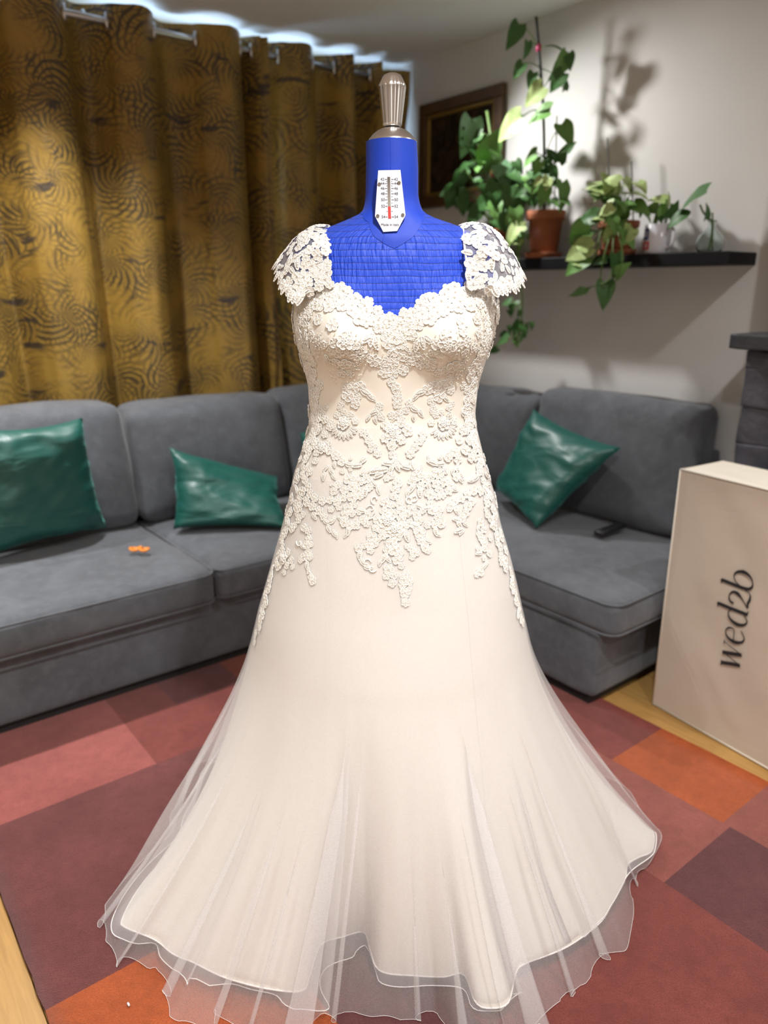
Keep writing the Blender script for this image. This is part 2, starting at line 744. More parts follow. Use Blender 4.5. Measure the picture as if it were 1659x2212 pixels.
M['glass'] = glass_mat('clear_glass')
k_ = NT('window_pane')
k_.N.remove(k_.p)
mx_ = k_.n('MixShader')
mx_.inputs[0].default_value = 0.08
k_.t.links.new(k_.n('BsdfTransparent').outputs[0], mx_.inputs[1])
k_.t.links.new(k_.n('BsdfGlossy', Roughness=0.05).outputs[0], mx_.inputs[2])
k_.t.links.new(mx_.outputs[0], k_.out.inputs[0])
M['pane'] = k_.m

# ------------------------------------------------------------------ room shell
S1, T1 = 5.0, 4.6
WS = -0.2                                             # window wall sits behind the curtain


def struct(o):
    o['kind'] = 'structure'
    return o


fl = struct(mk('floor', box(WS, S1, 0, T1, -0.10, -0.02), M['stake'], smooth=False, recalc=True))
PW = 0.14
row = 0
tt = 0.0
while tt < T1 - 0.02:
    ss = WS - (row * 0.61 % 1.5)
    while ss < S1:
        a, b = max(ss, WS), min(ss + 1.5, S1)
        if b - a > 0.03:
            dz = rnd.uniform(0, 0.0006)
            VF = bevel_box(a + .0008, b - .0008, tt + .0008, min(tt + PW, T1) - .0008, -0.02, -0.0006 + dz, 0.0015)
            ou = rnd.uniform(0, 9)
            uv = []
            for v in VF[0]:
                r_ = room_of(v)
                uv.append((r_[0] + ou, r_[1] + ou * 1.7))
            mk('plank', VF, M['oak'], fl, smooth=False, uv=uv, recalc=True)
        ss += 1.5
    tt += PW
    row += 1

struct(mk('ceiling', box(WS - .2, S1, -0.2, T1, H, H + 0.1), M['ceiling'], smooth=False, recalc=True))
struct(mk('wall_right', box(WS - .2, S1, -0.2, 0, -0.1, H), M['wall'], smooth=False, recalc=True))
struct(mk('wall_back', box(S1, S1 + .1, -0.2, T1 + .1, -0.1, H), M['wall'], smooth=False, recalc=True))
struct(mk('wall_front', box(WS - .2, S1 + .1, T1, T1 + .1, -0.1, H), M['wall'], smooth=False, recalc=True))
# curtain wall with a wide window in it
wt0, wt1, wz0, wz1 = 0.10, 2.9, 0.95, 2.30
WL = join([box(WS - .2, WS, 0, wt0, -0.1, H), box(WS - .2, WS, wt1, T1, -0.1, H),
           box(WS - .2, WS, wt0, wt1, -0.1, wz0), box(WS - .2, WS, wt0, wt1, wz1, H)])
struct(mk('wall_left', WL, M['wall'], smooth=False, recalc=True))
win = struct(mk('window_1', join([box(WS - .12, WS - .06, wt0, wt0 + .05, wz0, wz1), box(WS - .12, WS - .06, wt1 - .05, wt1, wz0, wz1),
                box(WS - .12, WS - .06, wt0 + .05, wt1 - .05, wz0, wz0 + .05), box(WS - .12, WS - .06, wt0 + .05, wt1 - .05, wz1 - .05, wz1),
                box(WS - .12, WS - .06, 1.47, 1.53, wz0 + .05, wz1 - .05)]), M['white_trim'], smooth=False, recalc=True))
for a, b in ((wt0 + .05, 1.47), (1.53, wt1 - .05)):
    mk('window_pane', box(WS - .095, WS - .09, a, b, wz0 + .05, wz1 - .05), M['pane'], win, smooth=False, recalc=True)

# ------------------------------------------------------------------ rug
RUGC = {'pink': (0.38, 0.105, 0.09), 'rose': (0.33, 0.10, 0.08), 'burg': (0.185, 0.055, 0.052), 'orange': (0.47, 0.105, 0.032),
        'red': (0.25, 0.060, 0.048), 'brick': (0.245, 0.062, 0.050), 'plum': (0.145, 0.048, 0.050), 'rust': (0.31, 0.075, 0.042)}
rk = list(RUGC)
RM = [rug_mat(k, RUGC[k]) for k in rk]


def rugcol(s, t):
    if t > 2.0:
        if s < 1.47:
            return 'pink' if t > 2.18 else 'red'
        if s < 2.1:
            return 'burg'
        if s < 2.75:
            return 'orange' if t > 2.22 else 'plum'
        return 'rust'
    if t > 1.75:
        if s < 1.47:
            return 'red' if s > 1.2 else 'burg'
        return 'burg' if s < 2.3 else ('plum' if s < 2.6 else 'brick')
    if t > 1.4:
        if s < 1.47:
            return 'rust'
        return 'burg' if s < 1.9 else 'brick'
    if t > 1.09:
        if s < 2.1:
            return 'red'
        if s < 2.67:
            return 'rose'
        return 'plum' if s < 3.3 else 'red'
    if s < 2.3:
        return 'red'
    if s < 2.65:
        return 'orange'
    return 'rose' if s < 3.05 else 'rust'


sb = sorted({0.85, 1.0, 1.2, 1.47, 1.9, 2.1, 2.3, 2.6, 2.65, 2.67, 2.75, 3.05, 3.3, 3.6})
tb = sorted({0.82, 1.09, 1.4, 1.75, 2.0, 2.18, 2.22, 2.66})


def refine(b, step=0.05):
    out = []
    for a, c in zip(b, b[1:]):
        m = max(1, int(round((c - a) / step)))
        out += [a + (c - a) * i / m for i in range(m)]
    return out + [b[-1]]


sg, tg = refine(sb), refine(tb)
RV, RF, RI = [], [], []
ZR = 0.012
for j, t in enumerate(tg):
    for i, s in enumerate(sg):
        e = 0.004 * noise.noise(Vector((s * 40, t * 40, 3)))
        RV.append(rw(s + (e if i in (0, len(sg) - 1) else 0), t + (e if j in (0, len(tg) - 1) else 0), ZR + 0.0012 * noise.noise(Vector((s * 9, t * 9, 0)))))
ns, nt = len(sg), len(tg)
for j in range(nt - 1):
    for i in range(ns - 1):
        RF.append((j * ns + i, j * ns + i + 1, (j + 1) * ns + i + 1, (j + 1) * ns + i))
        RI.append(rk.index(rugcol((sg[i] + sg[i + 1]) / 2, (tg[j] + tg[j + 1]) / 2)))
bd = [i for i in range(ns)] + [j * ns + ns - 1 for j in range(1, nt)] + [(nt - 1) * ns + i for i in range(ns - 2, -1, -1)] + [j * ns for j in range(nt - 2, 0, -1)]
nb = len(RV)
for b in bd:
    v = RV[b].copy()
    v.z = 0.0008
    RV.append(v)
cellmat = {}
for f, i in zip(RF, RI):
    for q in f:
        cellmat.setdefault(q, i)
for k in range(len(bd)):
    k2 = (k + 1) % len(bd)
    RF.append((bd[k], bd[k2], nb + k2, nb + k))
    RI.append(cellmat[bd[k]])
rug = mk('rug', (RV, RF), RM, smooth=True, fm=RI)
tag(rug, 'thick red, orange and burgundy patchwork rug under the wedding dress', 'rug')
lint = mk('lint_scrap', tube([onzw(276, 2167, .016), onzw(278, 2170, .018), onzw(279, 2173, .016)], .0022, 6), M['lint'])
tag(lint, 'tiny white scrap lying on the orange rug square', 'scrap')

# ------------------------------------------------------------------ curtains
ROD_Z = 2.405


def curtain(name, t_from, t_to, nodes, label, seed):
    """nodes: t of the crossings of the rod; fabric swings +s / -s between them"""
    root = thing(name, rw(0, (t_from + t_to) / 2, 0.02), label, 'curtain', 'gold curtains on the window')
    NU = int((t_to - t_from) / 0.0055)
    zs = [2.466, 2.45, 2.42, 2.40, 2.36, 2.3] + list(np.linspace(2.2, 0.03, 44))
    V, uv = [], []
    nodes = np.array(nodes)
    for j, z in enumerate(zs):
        dz = (2.405 - z)
        k = min(1, max(0, dz / 1.2))
        arc = 0
        prev = None
        for i in range(NU + 1):
            t = t_from + (t_to - t_from) * i / NU
            tw = t + k * 0.05 * noise.noise(Vector((t * 2.4, z * 0.8, seed)))
            ph = np.interp(tw, nodes, np.arange(len(nodes))) * PI
            amp = 0.068 + 0.045 * k * (0.4 + noise.noise(Vector((t * 3.0, seed, 1))))
            if t < t_from + .04:
                amp *= 0.5
            s = amp * math.copysign(abs(math.sin(ph)) ** .75, math.sin(ph))
            s += k * 0.016 * noise.noise(Vector((t * 9.0, z * 0.9, seed + 5))) + 0.004 * noise.noise(Vector((t * 22, z * 3, seed)))
            s += 0.012 * k * math.sin(2 * ph + 1.0)
            tt_ = t + k * 0.012 * math.sin(2 * ph)
            zz = z + (0.004 * math.sin(ph * 2) if j == 0 else 0)
            P = rw(s + 0.004, max(tt_, 0.008 + 0.03 * math.exp(-((z - 2.15) / 0.13) ** 2)), zz)
            if prev is not None:
                arc += 0.0055 + 0.35 * abs((P - prev).length - 0.0055)
            prev = P
            V.append(P)
            uv.append((arc + seed, z))
    fab = mk('fabric', (V, grid_faces(NU + 1, len(zs))), M['curtain'], root, uv=uv)
    for n in nodes[1:-1]:
        pts = []
        for q in range(20):
            a = 2 * PI * q / 20
            pts.append(rw(0.026 * math.cos(a) * 0.55 + 0.004, n + 0.0085 * math.cos(a), ROD_Z + 0.027 * math.sin(a)))
        mk('eyelet', tube(pts, 0.0065, 8, True), M['rod'], root)
    return root


curtain('curtain', 0.86, 3.1, [0.80, 0.93, 0.985, 1.20, 1.385, 1.58, 1.745, 1.98, 2.12, 2.34, 2.50, 2.72, 2.88, 3.16],
        'left gold brocade curtain with dark feather pattern hanging behind the sofa', 2)
curtain('curtain', 0.008, 0.90, [-0.10, 0.05, 0.20, 0.255, 0.36, 0.475, 0.60, 0.79, 0.93],
        'right gold brocade curtain with dark feather pattern next to the white wall corner', 6)
rod = thing('curtain_pole', rw(0, 1.5, ROD_Z), 'chrome curtain pole threaded through the gold curtains', 'curtain pole')
mk('pole', tube([rw(0, 0.03, ROD_Z), rw(0, 3.3, ROD_Z)], 0.0135, 16), M['rod'], rod)
for tb_ in (0.06, 1.66, 3.2):
    mk('bracket', tube([rw(-0.2, tb_, ROD_Z + .03), rw(-0.03, tb_, ROD_Z + .03), rw(0, tb_, ROD_Z - .006)], 0.006, 8), M['rod'], rod)

# ------------------------------------------------------------------ corner sofa
sofa = thing('corner_sofa', rw(0.6, 0.6, 0), 'grey suede L-shaped corner sofa with chaise end along both walls', 'sofa')
ZB = 0.045
mk('base', softbox(0.12, 1.035, 0.90, 3.3, ZB, 0.30, 0.02, 10, nz=.002), M['sofa'], sofa, recalc=True)
mk('base', softbox(0.12, 2.085, 0.10, 0.905, ZB, 0.30, 0.02, 10, nz=.002), M['sofa'], sofa, recalc=True)
mk('plinth', join([box(0.16, 1.01, 0.90, 3.28, 0.0125, ZB + .01), box(0.16, 2.06, 0.14, 0.885, 0.0125, ZB + .01)]), M['dark_base'], sofa, smooth=False, recalc=True)
# back frames
mk('back_frame', softbox(0.10, 0.25, 0.10, 3.3, 0.25, 0.80, 0.04, 12, nz=.002), M['sofa'], sofa, recalc=True)
mk('back_frame', softbox(0.20, 1.98, 0.03, 0.12, 0.25, 0.78, 0.03, 12, nz=.002), M['sofa'], sofa, recalc=True)


def piping(parts_pts, r, parent):
    mk('piping', tube(parts_pts, r, 6, True), M['sofa'], parent)


def loop_rect(s0, s1, t0, t1, z, r=.05, puff=0.0):
    pts = []
    for (cs, ct, a0) in ((s1 - r, t1 - r, 0), (s0 + r, t1 - r, 90), (s0 + r, t0 + r, 180), (s1 - r, t0 + r, 270)):
        for q in range(5):
            a = math.radians(a0 + q * 22.5)
            pts.append(rw(cs + r * math.cos(a), ct + r * math.sin(a), z))
    return pts


for (s0, s1, t0, t1, sd) in ((0.30, 1.095, 1.775, 3.2, 1), (0.30, 1.085, 0.93, 1.765, 2), (0.30, 2.15, 0.13, 0.915, 3)):
    c = mk('seat_cushion', softbox(s0, s1, t0, t1, 0.292, 0.42, 0.035, 18, puff=(0.012, 0.008, 0.022), nz=.006, seed=sd), M['sofa'], sofa, recalc=True)
    piping(loop_rect(s0 - .001, s1 + .004, t0 - .002, t1 + .002, 0.408), 0.0035, c)
    piping(loop_rect(s0 - .001, s1 + .004, t0 - .002, t1 + .002, 0.303), 0.0035, c)


def lean(axis, amt, pivot=0.42):
    """leaning back cushion: shift with height toward the wall"""
    def f(s, t, z):
        k = (z - pivot) / 0.5 * amt
        return rw(s - (k if axis == 's' else 0), t - (k if axis == 't' else 0), z)
    return f


for (t0, t1, z1, sd) in ((1.80, 2.66, 0.925, 4), (1.06, 1.785, 0.90, 5), (0.40, 1.045, 0.905, 6), (2.67, 3.3, 0.92, 7)):
    mk('back_cushion', softbox(0.24, 0.47, t0, t1, 0.43, z1, 0.055, 16, puff=(0.05, 0.008, 0.012), nz=.010, seed=sd, f=lean('s', 0.10)), M['sofa'], sofa, recalc=True)
for (s0, s1, z1, sd) in ((0.52, 1.165, 0.90, 8), (1.175, 1.96, 0.945, 9)):
    mk('back_cushion', softbox(s0, s1, 0.055, 0.245, 0.43, z1, 0.055, 16, puff=(0.008, 0.04, 0.012), nz=.010, seed=sd, f=lean('t', 0.035)), M['sofa'], sofa, recalc=True)


# ------------------------------------------------------------------ satin throw pillows
def pillow(corners, thick, label, seed):
    C4 = [np.array(rw(*c)) for c in corners]              # tl, tr, br, bl
    n_ = np.cross(C4[1] - C4[0], C4[3] - C4[0])
    n_ = n_ / np.linalg.norm(n_)
    if n_ @ (CO - C4[0]) < 0:
        n_ = -n_
    N = 30
    V = []
    for side in (1, -1):
        for j in range(N + 1):
            for i in range(N + 1):
                u, v = i / N * 2 - 1, j / N * 2 - 1
                pin = 0.10
                uu = u * (1 - pin * (1 - v * v) * 0 - pin * (1 - abs(v) ** 2) * abs(u) ** 3)
                vv = v * (1 - pin * (1 - abs(u) ** 2) * abs(v) ** 3)
                a, b = (uu + 1) / 2, (vv + 1) / 2
                P = (C4[0] * (1 - a) + C4[1] * a) * (1 - b) + (C4[3] * (1 - a) + C4[2] * a) * b
                g = max(0, (1 - u ** 4) * (1 - v ** 4)) ** 0.62
                th = thick * g * side
                wr = noise.noise(Vector((u * 1.6 + seed, v * 3.4, side * 2 + seed))) * 0.016 * (0.3 + max(abs(u), abs(v)))
                wr += noise.noise(Vector((u * 3.5 + seed, v * 6.0 + u * 2, 4))) * 0.007
                th += wr * min(1, g * 3)
                V.append(P + n_ * th)
    G = grid_faces(N + 1, N + 1)
    off = (N + 1) ** 2
    Fc = list(G) + [tuple(q + off for q in f[::-1]) for f in G]
    m = mesh('pillow', V, Fc, M['green'])
    bm = bmesh.new()
    bm.from_mesh(m)
    bmesh.ops.remove_doubles(bm, verts=bm.verts, dist=0.0004)
    bmesh.ops.recalc_face_normals(bm, faces=bm.faces)
    bm.to_mesh(m)
    bm.free()
    o = obj('throw_pillow', m)
    tag(o, label, 'pillow', 'green satin pillows on the sofa')
    return o


pillow([ons(-70, 925, .58), ons(178, 902, .53), onz(232, 1140, .455), onz(-60, 1215, .46)], 0.085,
       'large green satin pillow cut off by the left edge of the photo', 1)
pillow([ons(366, 966, .53), ons(600, 1030, .56), onz(622, 1140, .452), onz(374, 1143, .452)], 0.075,
       'slumped green satin pillow on the middle of the sofa, left of the dress', 4)
pillow([ont(1152, 884, .31), ont(1343, 968, .32), onz(1158, 1143, .452), onz(1070, 1058, .49)], 0.085,
       'green satin pillow standing on one corner on the chaise, right of the dress', 8)
pillow([ons(648, 935, .50), ons(790, 900, .50), onz(800, 1090, .455), onz(655, 1095, .455)], 0.07,
       'green satin pillow almost hidden behind the dress, only its tip showing', 12)

# remote control
a, b = np.array(onz(1290, 1156, .455)), np.array(onz(1345, 1136, .455))
rp = rw(*((a + b) / 2))
d_ = np.array(rw(*b)) - np.array(rw(*a))
yaw = math.atan2(d_[1], d_[0])
rem = thing('remote_control', (rp.x, rp.y, .451), 'slim black remote control lying on the chaise seat', 'remote')


def rl(x, y, z, yaw=yaw, rp=rp):
    return Vector((rp.x + x * math.cos(yaw) - y * math.sin(yaw), rp.y + x * math.sin(yaw) + y * math.cos(yaw), z))


RLz = .451
mk('body', bevel_box(-.085, .085, -.021, .021, RLz, RLz + .018, .004, rl), M['black_plastic'], rem, recalc=True)
for q in range(10):
    mk('button', lathe([(.0045, 0), (.0045, .0015), (.003, .002), (0, .002)], 10, rl(-.065 + .026 * (q // 2), -.009 + .018 * (q % 2), RLz + .018)), M['dark_base'], rem)

# orange clip on the seat
oc = rw(*onz(303, 1189, .446))
clip = thing('hair_clip', oc, 'small orange plastic clip lying on the left seat cushion', 'clip')
for q, (dx, dy, rx) in enumerate(((-.020, .0, .017), (.017, -.004, .016))):
    ring = []
    for g in range(18):
        a_ = 2 * PI * g / 18
        ring.append(oc + Vector((dx + rx * math.cos(a_), dy + .012 * math.sin(a_), .006 + .002 * math.cos(2 * a_))))
    mk('loop', tube(ring, .0052, 8, True), M['orange'], clip)
mk('bridge', tube([oc + Vector((-.008, .003, .010)), oc + Vector((.003, .002, .013)), oc + Vector((.008, 0, .009))], .0045, 8), M['orange'], clip)

# ------------------------------------------------------------------ cream fabric box with the lettering
BA = math.radians(7.0)
b0 = np.array([2.19, 0.700])                              # front left corner (s,t)
bd_ = np.array([math.cos(BA), math.sin(BA)])
bn_ = np.array([-math.sin(BA), math.cos(BA)])


def bxw(x, y, z):
    """x along the front face, y out of it"""
    q = b0 + bd_ * x + bn_ * y
    return rw(q[0], q[1], z)


BH, BW, BD = 0.835, 0.95, 0.21
bx = thing('garment_box', bxw(BW / 2, -BD / 2, 0), 'tall cream cloth garment box with black wed2b lettering at right edge', 'box')


def boxpanel(fx, nu, nv, amp, seed):
    V = []
    for j in range(nv):
        for i in range(nu):
            u, v = i / (nu - 1), j / (nv - 1)
            e = min(u, 1 - u, v, 1 - v)
            k = min(1, e * 9)
            d = amp * k * (noise.noise(Vector((u * 5 + v * 4, v * 3 - u * 2, seed))) + .45 * noise.noise(Vector((u * 13 + v * 6, v * 5, seed + 3))))
            V.append(fx(u, v, d))
    return V, grid_faces(nu, nv)


mk('front_panel', boxpanel(lambda u, v, d: bxw(u * BW, d, .003 + v * (BH - .003)), 60, 44, .007, 1), M['boxcloth'], bx)
mk('side_panel', boxpanel(lambda u, v, d: bxw(-d, -u * BD, .003 + v * (BH - .003)), 16, 40, .004, 5), M['boxcloth'], bx)
mk('side_panel', boxpanel(lambda u, v, d: bxw(BW + d, -u * BD, .003 + v * (BH - .003)), 16, 40, .004, 6), M['boxcloth'], bx)
mk('back_panel', boxpanel(lambda u, v, d: bxw(u * BW, -BD - d, .003 + v * (BH - .003)), 30, 30, .004, 7), M['boxcloth'], bx)
mk('lid', boxpanel(lambda u, v, d: bxw(u * BW, -v * BD, BH + d), 50, 14, .004, 9), M['boxtop'], bx)
mk('bottom', box(0, BW, -BD, 0, .001, .003, bxw), M['boxcloth'], bx, smooth=False, recalc=True)
for z_ in (.006, BH):
    mk('piping', tube([bxw(0, 0, z_), bxw(BW, 0, z_), bxw(BW, -BD, z_), bxw(0, -BD, z_)], .0032, 8, True), M['boxtop'], bx)
for x_, y_ in ((0, 0), (0, -BD)):
    mk('piping', tube([bxw(x_, y_, .006), bxw(x_, y_, BH)], .0028, 8), M['boxtop'], bx)
mk('zip_pull', join([tube([bxw(.33, -.10, BH + .006), bxw(.36, -.105, BH + .007), bxw(.40, -.10, BH + .006)], .003, 6)]), M['boxtop'], bx)


# lettering: pen strokes with thick-thin contrast; x along the word, y letter height (x-height = 1)
def stroke(pts, ws, n=26):
    P = smooth_path(pts, n)
    W = np.interp(np.linspace(0, 1, n), np.linspace(0, 1, len(ws)), ws)
    V = []
    for i in range(n):
        d = P[min(i + 1, n - 1)] - P[max(i - 1, 0)]
        d = d / (np.linalg.norm(d) + 1e-9)
        nn = np.array([-d[1], d[0]])
        V += [P[i] + nn * W[i] / 2, P[i] - nn * W[i] / 2]
    return V, [(2 * i, 2 * i + 1, 2 * i + 3, 2 * i + 2) for i in range(n - 1)]


TH, HL, MD = 0.185, 0.05, 0.115
GL = []
# w
GL.append([([(0.02, 1), (0.17, .5), (0.30, 0.0)], [TH, TH, TH]), ([(0.30, 0.02), (0.46, .5), (.62, .97)], [HL, HL, HL]),
           ([(.58, 1), (.72, .5), (.86, 0)], [TH, TH, TH]), ([(.86, .02), (1.0, .45), (1.16, .97)], [HL, HL, HL]),
           ([(-.12, .98), (.02, .98), (.16, .98)], [HL, HL, HL]), ([(1.04, .98), (1.16, .98), (1.26, .98)], [HL, HL, HL])])
# e
GL.append([([(1.34, .50), (1.62, .54), (1.98, .58), (1.97, .84), (1.74, 1.0), (1.46, .84), (1.36, .46), (1.50, .10), (1.76, .0), (2.06, .22)],
            [HL, HL, HL, .10, HL, MD, TH, MD, HL, HL])])
# d
GL.append([([(2.96, .84), (2.74, 1.0), (2.44, .86), (2.30, .46), (2.42, .10), (2.66, 0.0), (2.92, .22)], [HL, HL, MD, TH, MD, HL, HL]),
           ([(2.98, 1.62), (2.97, .9), (2.97, .02)], [TH * .9, TH * .9, TH * .9]), ([(2.80, 1.58), (2.9, 1.6), (3.0, 1.64)], [HL, HL, HL]),
           ([(2.97, .03), (3.06, .02), (3.16, .02)], [HL, HL, HL])])
# 2
GL.append([([(3.26, .80), (3.34, 1.0), (3.58, 1.08), (3.82, .92), (3.82, .66), (3.60, .36), (3.28, .06), (3.50, .10), (3.76, .02), (4.02, .06), (4.14, .34)],
            [.12, .10, HL, MD, TH, HL, HL, MD, MD, HL, HL])])
# b
GL.append([([(4.22, 1.60), (4.20, .9), (4.20, .30), (4.34, .04), (4.60, .0), (4.86, .18), (4.98, .52), (4.86, .86), (4.62, .98), (4.36, .82), (4.22, .55)],
            [TH * .9, TH * .9, TH * .85, MD, HL, MD, TH, MD, HL, HL, HL]),
           ([(4.04, 1.56), (4.14, 1.58), (4.24, 1.62)], [HL, HL, HL])])
# where the word stands on the face
pw = np.array(room_of(bxw(0, 0, 0)))


def face_xy(px, py):
    """pixel -> (x along the face, z)"""
    d = ray(px, py)
    o = bxw(0, 0, 0)
    nrm = np.array(bxw(0, 1, 0)) - np.array(o)
    q = CO + d * (((np.array(o) - CO) @ nrm) / (d @ nrm))
    r_ = room_of(q)
    return (np.array(r_[:2]) - b0) @ bd_, r_[2]


x_lo, z_lo = face_xy(1602, 1452)
x_hi, z_hi = face_xy(1634, 1240)
US = (z_hi - z_lo) / 5.10
for nm, gl in zip('wed2b', GL):
    VF = join([stroke(*g_) for g_ in gl])
    V = []
    for p_ in VF[0]:
        xx = (x_lo + x_hi) / 2 - .003 - p_[1] * US * 1.0
        zz = z_lo + (p_[0] + .06) * US
        V.append(bxw(xx, .0075, zz))
    mk('letter', (V, VF[1]), M['print_black'], bx, smooth=False)

# ------------------------------------------------------------------ slate fireplace
fp = thing('slate_fireplace', rw(2.7, .15, 0), 'dark stacked slate fireplace with thick mantel at right edge', 'fireplace')
zz = 0.001
sd = 0
FS0, FS1, FT = 2.15, 3.35, 0.30
while zz < 1.175:
    hh = min(rnd.choice((.075, .10, .13, .16)), 1.178 - zz)
    if 1.178 - zz - hh < .03:
        hh = 1.178 - zz
    cuts = [FS0, FS0 + rnd.uniform(.25, .6), FS0 + rnd.uniform(.75, 1.0), FS1]
    for a_, b_ in zip(cuts, cuts[1:]):
        sd += 1
        ft = FT + rnd.uniform(-.012, .008)
        mk('slate_stone', softbox(a_ + .001, b_ - .001, 0.002, ft, zz - .003, zz + hh + .003, .006, 10, nz=.010, seed=sd), M['slate'], fp, recalc=True)
    zz += hh
mk('mantel', softbox(2.10, 3.40, 0.002, .335, 1.182, 1.232, .006, 12, nz=.003, seed=3), M['slate_top'], fp, recalc=True)
tv = mk('television', join([bevel_box(2.112, 3.1, .05, .085, 1.242, 1.80, .006), bevel_box(2.35, 2.9, .03, .16, 1.240, 1.252, .003)]), M['black_plastic'], recalc=True, smooth=False)
tag(tv, 'black screen standing on the slate mantel, just its edge in view at right', 'television')

# ------------------------------------------------------------------ picture on the wall
pc = thing('framed_picture', rw(.425, .02, 1.78), 'dark old painting in a brown and gold wooden frame on the wall', 'picture')
p0, p1, q0, q1 = .13, .722, 1.78, 2.28
fw = .055


def framebars(a0, a1, c0, c1, wd, t0, t1, nm, mt):
    for (x0, x1, y0, y1) in ((a0, a1, c1 - wd, c1), (a0, a1, c0, c0 + wd), (a0, a0 + wd, c0 + wd, c1 - wd), (a1 - wd, a1, c0 + wd, c1 - wd)):
        mk(nm, bevel_box(x0, x1, t0, t1, y0, y1, .004), mt, pc, smooth=False, recalc=True)


framebars(p0, p1, q0, q1, fw, .002, .032, 'frame_bar', M['frame_wood'])
framebars(p0 + fw, p1 - fw, q0 + fw, q1 - fw, .018, .004, .022, 'gold_slip', M['frame_gold'])
M['frame_gold'].node_tree.nodes['Principled BSDF'].inputs['Base Color'].default_value = (0.36, 0.23, 0.06, 1)
V, Fc = box(p0 + fw, p1 - fw, .002, .010, q0 + fw, q1 - fw)
mk('canvas', (V, Fc), M['painting'], pc, smooth=False, uv=[(room_of(v)[0] * 2, v[2] * 2) for v in V], recalc=True)

# ------------------------------------------------------------------ shelf
sh = mk('wall_shelf', bevel_box(.55, 1.99, .001, .20, 1.455, 1.50, .003), M['black_shelf'], smooth=False, recalc=True)
tag(sh, 'long black floating shelf carrying the potted plants on the right wall', 'shelf')
SZ = 1.5005


def pot_profile(r, h):
    return [(0, 0), (r * .70, 0), (r * .74, .004), (r * .93, h * .80), (r * 1.02, h * .80), (r * 1.06, h * .82), (r * 1.08, h * .98), (r * 1.05, h), (r * .97, h), (r * .93, h * .86), (r * .9, h * .84)]


def leafmesh(name, mat, heart=True, split=False):
    """unit leaf, base at origin, tip at +x, face +z"""
    NU, NV = 15, 9
    V = []
    for i in range(NU):
        u = i / (NU - 1)
        if heart:
            wd = 0.38 * (math.sin(PI * min(1, u * .93 + .07) ** .62)) ** .85 * (1 - .25 * u)
        else:
            wd = 0.30 * math.sin(PI * min(1, u * .98 + .02) ** .8) ** .9
        for j in range(NV):
            v = j / (NV - 1) * 2 - 1
            x = u + (-.13 * abs(v) ** 1.5 * (1 - u) ** 2 if heart else 0) - .02
            y = v * wd
            z = .10 * abs(v) * wd * 2 - .22 * u * u + .05 * math.sin(u * PI) + .012 * math.sin(u * 16 + abs(v) * 3) * abs(v)
            V.append((x, y, z))
    Fc = grid_faces(NV, NU)
    if split:
        Fc = [f for k, f in enumerate(Fc) if not ((k % (NV - 1)) in (1, 6) and (k // (NV - 1)) in (4, 7, 10))]
    return mesh(name, V, Fc, mat)


LM = {'d': leafmesh('leaf', M['leaf_dark']), 'm': leafmesh('leaf', M['leaf_mid']), 'p': leafmesh('leaf', M['leaf_pale']),
      'S': leafmesh('leaf', M['leaf_silver'], True, True), 'n': leafmesh('leaf', M['leaf_dark'], False), 'N': leafmesh('leaf', M['leaf_mid'], False)}
VIEW = Vector((0.25, -0.93, 0.30))


def place_leaf(parent, x, y, size, ang, kind, t, node=None, stem_r=.0022):
    place_leaf1(parent, x, y, size, ang, kind, t, node, stem_r)
    if y > 300 and node is not None:
        for q in range(2):
            place_leaf1(parent, x + rnd.uniform(-20, 20), y + rnd.uniform(-20, 20), size * rnd.uniform(.5, .8), ang + rnd.uniform(-70, 70), kind if kind != 'S' else 'd', t + rnd.uniform(-.04, .03), node, stem_r * .7)


def place_leaf1(parent, x, y, size, ang, kind, t, node=None, stem_r=.0022):
    """x,y: middle of the leaf; ang: direction of the tip in the picture (0 right, 90 down)"""
    c = rw(*ont(x, y, t))
    sc_ = (c - Vector(CO)).length / F * size * 0.86
    a = math.radians(ang)
    wr = Vector((e1[0], e1[1], 0))                        # along the wall = right in the picture
    d = (wr * math.cos(a) * 1.15 + Vector((0, 0, -1)) * math.sin(a))
    out = Vector((e2[0], e2[1], 0))
    d = (d + out * rnd.uniform(-.1, .35)).normalized()
    nrm = (VIEW + Vector((rnd.uniform(-.6, .6), rnd.uniform(-.3, .3), rnd.uniform(-.1, .6)))).normalized()
    nrm = (nrm - d * nrm.dot(d)).normalized()
    yv = nrm.cross(d)
    R = Matrix((d, yv, nrm)).transposed().to_4x4()
    base = c - d * (sc_ * .5)
    W = Matrix.Translation(base) @ R @ Matrix.Scale(sc_, 4)
    obj('leaf', LM[kind], parent, W)
    if node is not None:
        n0 = Vector(node)
        mid = (n0 + base) / 2 + Vector((0, 0, .25 * (n0 - base).length)) * .5
        pts = smooth_path([n0, mid, base], 9)
        mk('stem', tube(pts, stem_r, 5), M['stem'], parent)


def potted(name, s, t, r, h, label, saucer=True):
    root = thing(name, rw(s, t, SZ), label, 'plant')
    c = rw(s, t, SZ + (.006 if saucer else 0))
    p = mk('pot', lathe(pot_profile(r, h), 36, c), M['terracotta'], root)
    if saucer:
        mk('saucer', lathe([(0, 0), (r * .95, 0), (r * 1.05, .024), (r * 1.0, .025), (r * .9, .006), (0, .006)], 36, rw(s, t, SZ)), M['terracotta'], root)
    mk('soil', lathe([(r * .92, h * .86), (r * .6, h * .90), (0, h * .92)], 24, c), M['soil'], root)
    return root, c + Vector((0, 0, h * .9))


